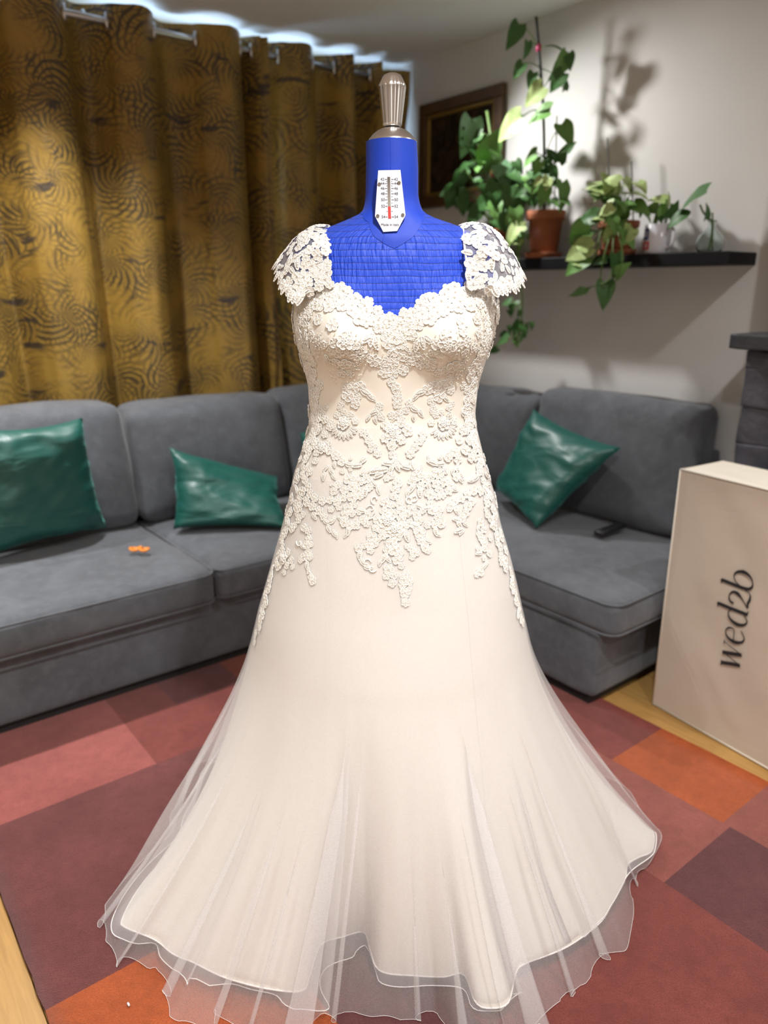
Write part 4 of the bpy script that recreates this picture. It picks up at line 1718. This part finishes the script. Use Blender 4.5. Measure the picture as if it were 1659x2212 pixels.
SV, SH, STh, SR = skirt(SAT, .60, .04, .03, 5, 1.0, 0.0, 0.0, 0.004, 46)
UP = bodice_rows(STh, 0.0, 84)
V = UP + SV
NR = 84 + SR
SFc = grid_faces(NC, NR, True)
sat_o = mk('satin_underdress', (V, SFc), M['satin'], dress)
bvh_d = BVHTree.FromPolygons(V, SFc)
mk('hem_rope', tube([(p[0], p[1], p[2]) for p in SH], .0017, 6, True), M['hemcord'], sat_o)

# tulle layers over the satin
def tulle_layer(name, px, rb, zb, wob, nf, seed, bulge, off, jitter, mat, top_y, cord, pleats, nc):
    V_, H_, T_, R_ = skirt(px, rb, zb, wob, nf, seed, bulge, off, jitter, 46, 5, pleats, bvh_d, nc)
    U_ = bodice_rows(T_, off, 26, top=zY(top_y))
    o = mk(name, (U_ + V_, grid_faces(nc, 26 + R_, True)), mat, dress)
    if cord:
        mk('hem_cord', tube(V_[-nc:], cord, 5, True), M['hemcord'], o)
    return V_, H_


def thpx(x, y):
    q = onzw(x, y, .03)
    return math.atan2(q[0] - AXX, -(q[1] - DY))


PL1 = [(thpx(700, 2140), .10, .030, 0), (thpx(1110, 2140), .10, .030, 0), (thpx(1230, 2060), .07, .02, .1), (thpx(420, 2110), .08, .020, .2)]
PL2 = [(thpx(670, 2180), .16, .045, 0), (thpx(735, 2170), .09, .025, 0), (thpx(1130, 2180), .17, .045, 0), (thpx(1060, 2180), .08, .022, .1), (thpx(480, 2180), .10, .030, .25), (thpx(360, 2130), .09, .03, .2),
       (thpx(1300, 2060), .10, .030, .05), (thpx(1220, 2120), .07, .022, .2), (thpx(1390, 1900), .09, .03, 0), (thpx(900, 2180), .08, .018, .4), (thpx(270, 2060), .10, .03, .1), (thpx(230, 1980), .08, .03, .1), (thpx(560, 2190), .06, .018, .3)]
tulle_layer('tulle_overskirt', T1P, .64, .03, .04, 7, 2.0, 0.010, 0.003, 0.010, M['tulle'], 905, .0010, PL1, 460)
tulle_layer('tulle_outer_skirt', T2P, .70, .016, .05, 9, 3.0, 0.030, 0.006, 0.022, M['tulle2'], 1010, .00035, PL2, 680)

# seams of the skirt panels
def seam_strip(pts, wpx, nm):
    P = smooth_path([np.array(p, float) for p in pts], 40)
    V = []
    for x, y in P:
        for dx in (-wpx / 2, wpx / 2):
            h = cast(bvh_d, x + dx, y)
            lift = .0006
            V.append(h[0] + h[1] * (-lift if h[1].y > 0 else lift))
    mk(nm, (V, [(2 * i, 2 * i + 1, 2 * i + 3, 2 * i + 2) for i in range(len(P) - 1)]), M['satin'], sat_o)


seam_strip([(712, 1150), (711, 1250), (707, 1380), (699, 1550), (692, 1750), (676, 2020)], 7, 'seam')
seam_strip([(996, 1150), (1003, 1225), (1014, 1330), (1024, 1450), (1042, 1640), (1062, 1850), (1084, 2120)], 7, 'seam')

# ---------------------------------------------------------------- cap sleeves
def sleeve(sgn, ST, label):
    """ST: stations front to top: (inner, mid, outer) as picture x,y and depth offset"""
    st = []
    for tri in ST:
        st.append([np.array(onD(x, y, DY + d)) for x, y, d in tri])
    back = []
    for tri in st[-2::-1]:
        back.append([np.array([p[0], 2 * DY - p[1] + .02, p[2]]) for p in tri])
    st = st + back
    NU_, NV_ = 18, 60
    rail = [smooth_path([s_[k] for s_ in st], NV_) for k in range(3)]
    V = []
    for j in range(NV_):
        a, b, c = rail[0][j], rail[1][j], rail[2][j]
        for i in range(NU_):
            u = i / (NU_ - 1)
            p = a * (2 * (u - .5) * (u - 1)) + b * (-4 * u * (u - 1)) + c * (2 * u * (u - .5))
            if u > .9:
                p = p + (c - b) * .05 * math.sin(j * 1.15) * (u - .9) * 10
            V.append(Vector(p))
    o = mk('cap_sleeve', (V, grid_faces(NU_, NV_)), M['net'], dress)
    o['label'] = label
    mk('sleeve_edge', tube([V[j * NU_] for j in range(NV_)], .0022, 6), M['lacewhite'], o)
    mk('sleeve_edge', tube([V[j * NU_ + NU_ - 1] for j in range(NV_)], .0016, 6), M['lacewhite'], o)
    return o, V, NU_, NV_


SL = sleeve(-1, [((715, 622, -.102), (692, 626, -.098), (664, 632, -.090)), ((710, 575, -.094), (678, 580, -.090), (640, 646, -.098)), ((705, 530, -.078), (656, 545, -.080), (608, 612, -.070)),
                 ((712, 489, 0.0), (655, 503, 0.0), (599, 570, 0.0))], 'white lace cap sleeve on the left')
SRt = sleeve(1, [((1010, 622, -.102), (1030, 626, -.098), (1056, 630, -.090)), ((1008, 570, -.094), (1046, 574, -.090), (1076, 628, -.098)), ((1003, 530, -.078), (1068, 540, -.080), (1116, 618, -.070)),
                  ((998, 487, 0.0), (1068, 500, 0.0), (1127, 592, 0.0))], 'white lace cap sleeve on the right')

# ---------------------------------------------------------------- corded lace motifs
def cord_loop(pts, r, sides=5, closed=True):
    return tube(pts, r, sides, closed)


def petal_pts(r0, r1, wd, a, n=11, z=.0012, ruffle=0.0):
    out = []
    for q in range(n):
        g = 2 * PI * q / n
        x = (r0 + r1) / 2 - (r1 - r0) / 2 * math.cos(g)
        y = wd * math.sin(g) * (0.75 + .35 * (x - r0) / (r1 - r0))
        if ruffle:
            x += ruffle * math.cos(5 * g)
        out.append((x * math.cos(a) - y * math.sin(a), x * math.sin(a) + y * math.cos(a), z + .0006 * math.sin(g * 3)))
    return out


def flower_mesh(name, npet, R, mats, seed, double=False):
    """corded flower, radius R metres, in the xy plane"""
    r_ = random.Random(seed)
    V, Fc, FM = [], [], []

    def add(vf, mi):
        n = len(V)
        V.extend(vf[0])
        Fc.extend([tuple(i + n for i in f) for f in vf[1]])
        FM.extend([mi] * len(vf[1]))
    cr = .00105
    for q in range(npet):
        a = 2 * PI * q / npet + r_.uniform(-.12, .12)
        L = R * r_.uniform(.86, 1.06)
        wd = R * 2.2 / npet * r_.uniform(.92, 1.08)
        P = petal_pts(R * .20, L, wd, a)
        add(cord_loop(P, cr, 5), 0)
        c = np.mean(np.array(P), 0)
        inner = [tuple(p) for p in P] + [(c[0], c[1], .0020)]
        add((inner, [(i, (i + 1) % len(P), len(P)) for i in range(len(P))]), 1)
    if double:
        for q in range(npet):
            a = 2 * PI * (q + .5) / npet
            add(cord_loop(petal_pts(R * .12, R * .52, R * .9 / npet, a, 9, .0030), cr * .85, 4), 0)
    for q in range(4 if not double else 6):
        a = q * 1.6
        rr = R * .11
        add(lathe([(0, -.0011), (.0010, -.0004), (.0010, .0005), (0, .0012)], 6, (rr * math.cos(a), rr * math.sin(a), .0026)), 2)
    return mesh(name, V, Fc, mats, True, fm=FM)


def leaf_lace(name, R, mats, seed):
    V, Fc, FM = [], [], []

    def add(vf, mi):
        n = len(V)
        V.extend(vf[0])
        Fc.extend([tuple(i + n for i in f) for f in vf[1]])
        FM.extend([mi] * len(vf[1]))
    P = []
    for q in range(16):
        g = 2 * PI * q / 16
        x = -R * math.cos(g)
        y = R * .46 * math.sin(g) * (1 - .35 * x / R) + .12 * R * (x / R) ** 2
        P.append((x, y, .0012))
    add(cord_loop(P, .00105, 5), 0)
    add((P + [(0, 0, .0022)], [(i, (i + 1) % 16, 16) for i in range(16)]), 1)
    add(tube([(-R, .12 * R, .002), (-R * .3, 0, .003), (R * .5, .03 * R, .0028)], .0008, 4), 0)
    for x in (-.4, .0, .4):
        add(tube([(x * R, 0, .0026), ((x + .2) * R, .26 * R, .0022)], .0006, 4), 0)
        add(tube([(x * R, 0, .0026), ((x + .2) * R, -.22 * R, .0022)], .0006, 4), 0)
    return mesh(name, V, Fc, mats, True, fm=FM)


def curl_lace(name, R, mats, sgn):
    pts = []
    for q in range(22):
        g = q / 21
        a = g * 4.4
        rr = R * (1 - .70 * g)
        pts.append((rr * math.cos(a) - R * .2, sgn * rr * math.sin(a), .0014))
    V, Fc = tube(pts, [.0021 * (1 - .35 * abs(q / 21 - .4)) for q in range(22)], 6)
    FM = [0] * len(Fc)
    V = list(V)
    b = pts[-1]
    vf = lathe([(0, -.002), (.0022, -.0008), (.0022, .0010), (0, .0022)], 8, b)
    n = len(V)
    V += vf[0]
    Fc = Fc + [tuple(i + n for i in f) for f in vf[1]]
    FM += [0] * len(vf[1])
    return mesh(name, V, Fc, mats, True, fm=FM)


LI = [M['lace'], M['lacefill'], M['pearl']]
LW = [M['lacewhite'], M['lacefillw'], M['lacefillw']]
R0 = .0125
KIND = {}
for tone, mt in (('i', LI), ('w', LW)):
    KIND['f' + tone] = [flower_mesh('lace_flower', n_, R0, mt, sd_) for n_, sd_ in ((5, 1), (5, 2), (6, 3), (4, 4))]
    KIND['F' + tone] = [flower_mesh('lace_flower', n_, R0, mt, sd_, True) for n_, sd_ in ((7, 5), (8, 6))]
    KIND['l' + tone] = [leaf_lace('lace_leaf', R0, mt, 1)]
    KIND['c' + tone] = [curl_lace('lace_curl', R0, mt, 1), curl_lace('lace_curl', R0, mt, -1)]
NAME = {'f': 'lace_flower', 'F': 'lace_flower', 'l': 'lace_leaf', 'c': 'lace_curl'}
COUNT = {}
XV, XF, XM = [], [], []                                   # surplus motifs, joined
LIMIT = 290


def lace_at(P, n, up, R, kind, tone, roll, parent, lift=.0006):
    n = n.normalized()
    x = up - n * up.dot(n)
    if x.length < 1e-4:
        x = n.orthogonal()
    x.normalize()
    y = n.cross(x)
    Wm = Matrix.Translation(P + n * lift) @ Matrix((x, y, n)).transposed().to_4x4() @ Matrix.Rotation(roll, 4, 'Z') @ Matrix.Scale(R / R0, 4)
    me = rnd.choice(KIND[kind + tone])
    nm = NAME[kind]
    COUNT[nm] = COUNT.get(nm, 0) + 1
    if COUNT[nm] <= LIMIT:
        obj(nm, me, parent, Wm)
    else:
        k = len(XV)
        XV.extend([Wm @ v.co for v in me.vertices])
        for p in me.polygons:
            XF.append(tuple(i + k for i in p.vertices))
            XM.append(p.material_index)


RIGHTV = Vector((1, 0, 0))


def lace_px(x, y, spx, kind='f', ang=None, tone='i', bv=None, parent=None):
    h = cast(bv or bvh_d, x, y)
    if h[0] is None:
        return False
    n = h[1]
    if n.dot(h[0] - Vector(CO)) > 0:
        n = -n
    dist = (h[0] - Vector(CO)).length
    R = spx / 2 * dist / F
    roll = rnd.uniform(0, 6.28) if ang is None else -math.radians(ang)
    lace_at(h[0], n, RIGHTV, R, kind, tone, roll, parent or dress, .0006 if y < 900 else .0024)
    return True


# hand-traced motifs: x, y, size, kind, direction (0 right, 90 down)
TR = []


def fl_(*pts, s=24, k='f'):
    for p in pts:
        TR.append((p[0], p[1], p[2] if len(p) > 2 else s, k, None))


def lf(*pts):
    for p in pts:
        TR.append((p[0], p[1], p[2], 'l', p[3]))


def cu(*pts):
    for p in pts:
        TR.append((p[0], p[1], p[2], 'c', p[3]))


# cups
fl_((718, 702, 30), (688, 692, 26), (776, 690, 30), (760, 672, 28), (806, 694, 26), (826, 708, 26), (742, 660, 28), (712, 664, 28), (686, 660, 26), (668, 680, 26), (664, 706, 24))
fl_((745, 738, 40), (742, 752, 34), k='F')
fl_((722, 742), (768, 744), (728, 762), (760, 765), (716, 758, 20), (780, 755, 20), (700, 745, 20), (690, 735, 22), (674, 726, 22), (680, 748, 18), (745, 786, 30), (726, 782, 24), (764, 790, 22), (738, 806, 22), (756, 806, 18), (776, 776, 22), (790, 768, 22), (806, 778, 28), (818, 784, 22))
lf((800, 734, 30, 100), (812, 742, 30, 75), (790, 732, 28, 150), (708, 776, 24, 60))
fl_((928, 690, 32), (906, 700, 28), (946, 676, 28), (968, 664, 28), (994, 652, 28), (1016, 662, 26), (998, 700, 28), (1030, 690, 26), (882, 706, 26), (860, 704, 26), (890, 724, 26), (1000, 716, 24), (1034, 718, 24))
fl_((966, 744, 42), (970, 750, 34), k='F')
fl_((942, 746), (992, 746), (950, 764), (982, 764), (1010, 738), (1022, 750, 22), (936, 762, 20), (960, 724, 22), (1004, 762, 22), (980, 790, 34), (962, 800, 24), (1000, 786, 24), (990, 808, 22), (972, 815, 20), (1010, 800, 20), (946, 806, 22), (930, 792, 24), (918, 776, 26), (936, 780, 18), (900, 770, 22))
lf((912, 742, 30, 75), (900, 746, 28, 105), (926, 735, 26, 30))
# centre of the bodice
fl_((852, 728, 34), (836, 742, 26), (868, 742, 26), (850, 758, 28), (832, 726, 24), (874, 724, 24), (862, 700, 24), (840, 700, 22), (870, 770, 26), (888, 782, 24), (850, 782, 26), (836, 778, 20), (830, 806, 24), (850, 806, 26), (870, 800, 24), (846, 826, 22), (856, 842, 24), (858, 858, 22), (858, 872, 24), (906, 788, 20))
lf((842, 762, 26, 120), (878, 756, 26, 40), (832, 792, 20, 170))
# under the bust
fl_((762, 838, 28), (752, 854, 28), (778, 834, 24), (768, 872, 26), (748, 838, 22), (772, 858, 18), (738, 872, 18), (735, 882, 16))
lf((790, 848, 26, 30), (800, 858, 22, 50), (808, 862, 18, 60))
fl_((938, 836, 28), (954, 834, 28), (948, 854, 30), (966, 828, 24), (922, 842, 24), (932, 866, 22), (936, 880, 20), (934, 888, 16), (974, 842, 20), (1000, 832, 18), (968, 880, 18), (976, 872, 14))
lf((906, 848, 24, 160), (898, 856, 20, 130), (964, 862, 22, 50))
# fans at the waist
for cx_, cy_ in ((744, 918), (956, 918)):
    for q in range(9):
        a = math.radians(20 + q * 17.5) if cx_ < 850 else math.radians(0 + q * 18)
        TR.append((cx_ + 24 * math.cos(a), cy_ + 24 * math.sin(a), 19, 'l', math.degrees(a)))
    TR.append((cx_, cy_ - 4, 34, 'F', None))
    fl_((cx_ - 16, cy_ - 22, 18), (cx_ + 14, cy_ - 20, 18), (cx_ - 2, cy_ - 28, 16), (cx_ + 24, cy_ - 8, 18), (cx_ - 26, cy_ - 4, 18))
# centre spray
fl_((848, 932, 40), (850, 940, 30), k='F')
fl_((832, 918, 24), (866, 914, 24), (880, 930, 28), (866, 950, 24), (832, 948, 24), (846, 964, 26), (848, 982, 22), (862, 896, 26), (876, 886, 20), (824, 900, 20), (846, 898, 20), (816, 890, 20), (820, 878, 20), (884, 872, 20), (870, 906, 18))
lf((806, 892, 24, 150), (796, 902, 18, 120), (812, 906, 20, 80), (896, 884, 24, 30), (908, 894, 22, 60), (893, 902, 18, 90))
fl_((786, 936, 22), (796, 952, 20), (806, 964, 22), (816, 980, 20), (802, 972, 16), (914, 938, 22), (906, 954, 22), (896, 966, 20), (886, 980, 24), (912, 948, 16))
# sides of the waist
fl_((690, 922, 24), (702, 906, 22), (682, 938, 22), (714, 922, 20), (704, 938, 20), (684, 956, 22), (708, 958, 22), (686, 976, 22), (714, 974, 22), (728, 986, 24), (740, 998, 22), (684, 996, 20), (696, 892, 16), (676, 912, 18), (704, 880, 14))
fl_((698, 968, 32), k='F')
lf((756, 1004, 24, 10), (770, 1006, 26, 170), (782, 996, 26, 140), (758, 988, 16, 280), (724, 1004, 18, 90), (704, 1012, 20, 130), (700, 1030, 22, 100), (718, 1018, 20, 60), (722, 1030, 18, 60))
fl_((1010, 912, 24), (998, 932, 24), (990, 952, 24), (1012, 952, 26), (1002, 972, 28), (980, 976, 24), (966, 988, 24), (1014, 990, 24), (1024, 936, 22), (1028, 966, 22), (988, 994, 24), (1006, 900, 18), (1024, 914, 18), (1034, 986, 22), (1000, 886, 14), (1042, 1000, 18))
lf((948, 1002, 24, 170), (932, 998, 26, 200), (926, 990, 20, 250), (950, 986, 18, 290), (960, 1014, 22, 100), (986, 1014, 24, 80), (994, 1028, 24, 60), (976, 1018, 20, 110), (1028, 1010, 20, 95), (1024, 1032, 26, 140), (1016, 1038, 20, 170), (1036, 1020, 20, 60))
# upper hip spray left / right
fl_((756, 1034, 30), (776, 1040, 26), (792, 1036, 24), (762, 1052, 24), (746, 1058, 24), (732, 1048, 20), (722, 1060, 22), (776, 1060, 24), (796, 1054, 22), (742, 1074, 22), (762, 1074, 28), (778, 1072, 20), (740, 1018, 14), (758, 1014, 12))
lf((810, 1016, 30, 160), (824, 1016, 30, 165), (818, 1026, 26, 150), (790, 1062, 26, 100), (808, 1046, 24, 45), (818, 1060, 22, 80), (800, 1020, 24, 140), (722, 1050, 20, 200), (784, 1020, 20, 300))
cu((810, 1080, 24, 100), (800, 1100, 22, 190), (885, 1080, 24, 60), (894, 1078, 20, 120))
fl_((900, 1028, 30), (945, 1022, 32), (930, 1032, 24), (916, 1036, 22), (958, 1040, 26), (972, 1050, 24), (984, 1030, 22), (990, 1018, 20), (910, 1050, 22), (890, 1040, 22), (942, 1046, 24), (948, 1058, 22), (968, 1060, 22), (928, 1068, 28), (944, 1072, 20), (956, 1070, 18), (930, 1088, 20))
lf((876, 1008, 26, 190), (890, 1006, 24, 250), (906, 1014, 22, 300), (906, 1064, 26, 95), (888, 1054, 24, 120), (924, 1050, 22, 80), (880, 1064, 20, 110), (960, 1016, 22, 240), (980, 1058, 22, 20), (994, 1036, 20, 60))
# middle line
lf((836, 1000, 26, 180), (852, 996, 24, 300), (858, 1010, 24, 70), (846, 1014, 22, 110), (866, 1002, 18, 50))
fl_((842, 1026, 22), (836, 1034, 16), (858, 1044, 24), (854, 1058, 22), (850, 1072, 20), (834, 1086, 28), (846, 1090, 20), (862, 1090, 24), (866, 1104, 24), (858, 1076, 16))
# lower sprays left of centre
fl_((752, 1098, 26), (764, 1090, 20), (746, 1112, 24), (762, 1108, 20), (796, 1112, 24), (786, 1124, 24), (792, 1132, 20), (776, 1106, 16), (744, 1128, 24), (756, 1134, 22), (770, 1134, 24))
lf((752, 1148, 22, 100), (748, 1156, 16, 130), (784, 1104, 22, 10), (736, 1120, 18, 220))
# lower sprays right of centre
fl_((888, 1100, 26), (900, 1112, 22), (904, 1124, 24), (912, 1102, 18), (932, 1102, 24), (946, 1104, 24), (944, 1118, 22), (952, 1132, 24), (930, 1128, 20), (938, 1134, 18), (922, 1134, 18))
lf((920, 1098, 22, 170), (940, 1148, 24, 80), (946, 1154, 18, 40), (902, 1092, 20, 200))
# big central medallion
fl_((836, 1126, 44), (852, 1142, 38), k='F')
fl_((816, 1122, 26), (822, 1140, 26), (832, 1106, 26), (850, 1110, 26), (868, 1122, 26), (872, 1138, 26), (838, 1152, 26), (858, 1160, 24), (826, 1158, 22), (812, 1140, 20), (880, 1110, 20), (884, 1132, 22), (894, 1136, 22), (906, 1150, 30), (910, 1168, 22), (904, 1160, 20))
lf((878, 1160, 26, 80), (868, 1152, 22, 110), (898, 1136, 24, 20), (922, 1170, 22, 30), (818, 1168, 18, 130))
fl_((804, 1160, 28), (798, 1176, 24), (810, 1174, 22), (776, 1184, 22), (788, 1178, 18), (800, 1188, 20))
fl_((844, 1174, 30), (852, 1188, 32), (838, 1188, 24), (862, 1196, 22), (918, 1184, 24), (922, 1190, 18), (888, 1186, 22), (896, 1194, 24), (880, 1180, 16), (890, 1204, 16))
lf((778, 1200, 24, 100), (828, 1206, 26, 120), (822, 1216, 20, 110), (838, 1208, 20, 60), (784, 1214, 22, 60), (796, 1226, 22, 10))
cu((794, 1216, 22, 0), (806, 1228, 22, 20))
fl_((860, 1210, 26), (866, 1222, 18), (840, 1230, 28), (836, 1244, 20), (852, 1242, 20), (848, 1258, 22), (876, 1238, 16), (872, 1252, 28), (884, 1256, 22), (868, 1264, 20), (874, 1280, 26), (872, 1290, 18), (876, 1302, 22), (884, 1270, 14))
# left hip
fl_((662, 1036, 24), (670, 1020, 22), (668, 1052, 24), (656, 1062, 26), (672, 1066, 22), (648, 1078, 24), (664, 1084, 26), (682, 1076, 22), (698, 1082, 22), (714, 1080, 22), (728, 1084, 24), (678, 1094, 24), (692, 1104, 24), (700, 1116, 20), (732, 1096, 16), (718, 1100, 18), (650, 1096, 24), (656, 1112, 20), (644, 1108, 18), (648, 1124, 20), (640, 1134, 18))
lf((720, 1124, 24, 320), (706, 1128, 20, 40), (712, 1142, 22, 70), (722, 1152, 20, 60), (680, 1116, 22, 60), (666, 1006, 18, 300), (728, 1158, 16, 80))
fl_((660, 1140, 22), (668, 1148, 20), (670, 1164, 22), (664, 1178, 22), (674, 1176, 16), (668, 1192, 20), (660, 1202, 24), (672, 1202, 20), (652, 1210, 18), (676, 1254, 22), (672, 1246, 18))
cu((648, 1172, 22, 200), (668, 1240, 18, 60))
lf((664, 1222, 22, 85), (668, 1234, 18, 70), (656, 1180, 20, 40))
fl_((614, 1206, 34), k='F')
fl_((604, 1196, 22), (624, 1194, 22), (630, 1210, 20), (608, 1220, 22), (622, 1222, 20), (616, 1236, 16), (634, 1224, 16), (612, 1168, 20), (618, 1154, 20), (612, 1186, 18))
# right hip
fl_((1046, 1050, 24), (1036, 1062, 24), (1052, 1068, 24), (1022, 1062, 24), (1008, 1068, 24), (994, 1078, 22), (982, 1084, 20), (974, 1092, 22), (984, 1098, 18), (1016, 1082, 24), (1010, 1096, 24), (1004, 1108, 22), (996, 1120, 22), (1052, 1086, 22), (1048, 1100, 16), (1050, 1112, 20), (1056, 1120, 22), (970, 1100, 16))
lf((984, 1122, 22, 190), (990, 1132, 24, 60), (988, 1146, 26, 160), (994, 1148, 20, 130), (1004, 1132, 18, 40), (984, 1106, 18, 60), (1064, 1116, 18, 320))
fl_((1036, 1128, 22), (1042, 1142, 22), (1034, 1154, 20), (1038, 1164, 22), (1044, 1174, 22), (1056, 1162, 18), (1068, 1158, 18), (1034, 1188, 22), (1054, 1196, 20), (1046, 1186, 18), (1044, 1206, 16), (1050, 1216, 14), (1034, 1236, 24), (1028, 1242, 16))
lf((1032, 1196, 20, 170), (1044, 1222, 20, 130), (1030, 1140, 18, 110))
for t_ in TR:
    lace_px(t_[0] + rnd.uniform(-1, 1), t_[1] + rnd.uniform(-1, 1), t_[2] * (.96 if t_[1] < 860 else .87), t_[3], t_[4])

# dense border along the neckline and cups
for (x, y) in NL:
    for dy in (7, 24, 42):
        lace_px(x + rnd.uniform(-5, 5), y + dy + rnd.uniform(-4, 4), rnd.uniform(22, 28), 'f')
for (x, y) in zip(np.interp(np.arange(0, 21, .5), range(22), [p[0] for p in NL]), np.interp(np.arange(0, 21, .5), range(22), [p[1] for p in NL])):
    lace_px(x + rnd.uniform(-4, 4), y + rnd.uniform(12, 40), rnd.uniform(16, 22), rnd.choice('fl'))
# bands of lace down both side seams
for k, y in enumerate(np.arange(655, 1392, 8.5)):
    xl = np.interp(y, [r[0] for r in SIL], [r[1] for r in SIL])
    xr = np.interp(y, [r[0] for r in SIL], [r[2] for r in SIL])
    wdt = 24 if y < 1230 else 13
    for q in range(2 if y < 1000 else 1):
        lace_px(xl + rnd.uniform(5, wdt), y + rnd.uniform(-3, 3), rnd.uniform(17, 24), rnd.choice('fffl'))
        if y < 1352:
            lace_px(xr - rnd.uniform(5, wdt), y + rnd.uniform(-3, 3), rnd.uniform(17, 24), rnd.choice('fffl'))
# lace carried round the sides and back
def lace_round(th, z, R, kind):
    o3 = Vector((AXX + 1.2 * math.sin(th), DY - 1.2 * math.cos(th), z))
    h = bvh_d.ray_cast(o3, Vector((-math.sin(th), math.cos(th), 0)))
    if h[0] is None:
        return
    n = h[1]
    if n.dot(Vector((math.sin(th), -math.cos(th), 0))) < 0:
        n = -n
    lace_at(h[0], n, Vector((0, 0, 1)), R, kind, 'i', rnd.uniform(0, 6.28), dress)


for k in range(240):
    th = rnd.choice((-1, 1)) * rnd.uniform(1.45, PI)
    zlo = zY(1150)
    zhi = ztop(th) - .012
    z = zhi - (zhi - zlo) * rnd.random() ** 1.5
    lace_round(th, z, rnd.uniform(.009, .0125), rnd.choice('fffl'))

# sleeves
for o, V_, nu_, nv_ in (SL, SRt):
    pts = []
    tries = 0
    Nn = {}
    while tries < 2600 and len(pts) < 130:
        tries += 1
        i, j = rnd.randrange(0, nu_ - 1), rnd.randrange(1, nv_ - 2)
        a, b, c, d = V_[j * nu_ + i], V_[j * nu_ + i + 1], V_[(j + 1) * nu_ + i], V_[(j + 1) * nu_ + i + 1]
        p = (a + b + c + d) / 4
        if any((p - q).length < .0125 for q in pts):
            continue
        n = (b - a).cross(c - a)
        if n.length < 1e-12:
            continue
        n.normalize()
        outw = p - Vector((AXX, DY, zY(600)))
        if n.dot(outw) < 0:
            n = -n
        pts.append(p)
        lace_at(p, n, (b - a).normalized(), rnd.uniform(.0085, .0125), rnd.choice('fffl'), 'w', rnd.uniform(0, 6.28), o, .001)
    for j in range(1, nv_ - 1, 2):                        # scalloped outer edge
        a, b = V_[j * nu_ + nu_ - 3], V_[j * nu_ + nu_ - 1]
        c = V_[(j + 1) * nu_ + nu_ - 1]
        n = (b - a).cross(c - b)
        if n.length < 1e-12:
            continue
        n.normalize()
        if n.dot(b - Vector((AXX, DY, zY(600)))) < 0:
            n = -n
        lace_at(b, n, (b - a).normalized(), .0115, 'l', 'w', 0, o, .001)

# lace tips standing above the neckline
VT = [body(th, z, -.003) for z in np.linspace(zY(760), zY(520), 60) for th in THS]
bvh_f = BVHTree.FromPolygons(VT, grid_faces(NTH, 60, True))
for (x, y, s_) in ((736, 622, 26), (750, 630, 24), (796, 652, 22), (918, 646, 24), (928, 642, 22), (968, 626, 26), (982, 620, 24), (842, 682, 16), (872, 672, 16)):
    lace_px(x, y, s_, 'f', None, 'w', bvh_f)

# surplus motifs in one piece
if XV:
    m = mesh('lace_trim', XV, XF, LI, True, fm=XM)
    o = obj('lace_trim', m, dress)
    o['kind'] = 'stuff'
# pearls scattered over the lace
PV, PF = [], []
bead = lathe([(0, -.0013), (.0011, -.0007), (.0013, 0), (.0011, .0007), (0, .0013)], 7)


def add_bead(x, y):
    h = cast(bvh_d, x, y)
    if h[0] is None:
        return
    n = h[1] if h[1].dot(h[0] - Vector(CO)) < 0 else -h[1]
    p = h[0] + n * .003
    k = len(PV)
    PV.extend([Vector(v) + p for v in bead[0]])
    PF.extend([tuple(i + k for i in f) for f in bead[1]])


for (cx_, cy_, rr, nn) in ((742, 770, 52, 120), (972, 775, 55, 130), (670, 740, 34, 70), (1045, 740, 30, 60), (660, 660, 30, 40), (1050, 680, 30, 40), (852, 740, 60, 60), (848, 935, 30, 24), (840, 1135, 40, 30)):
    for q in range(nn):
        a, r_ = rnd.uniform(0, 6.28), rr * math.sqrt(rnd.random())
        add_bead(cx_ + r_ * math.cos(a), cy_ + r_ * math.sin(a) * 1.1)
pb = mk('pearl_beads', (PV, PF), M['pearl'], dress)
pb['kind'] = 'stuff'
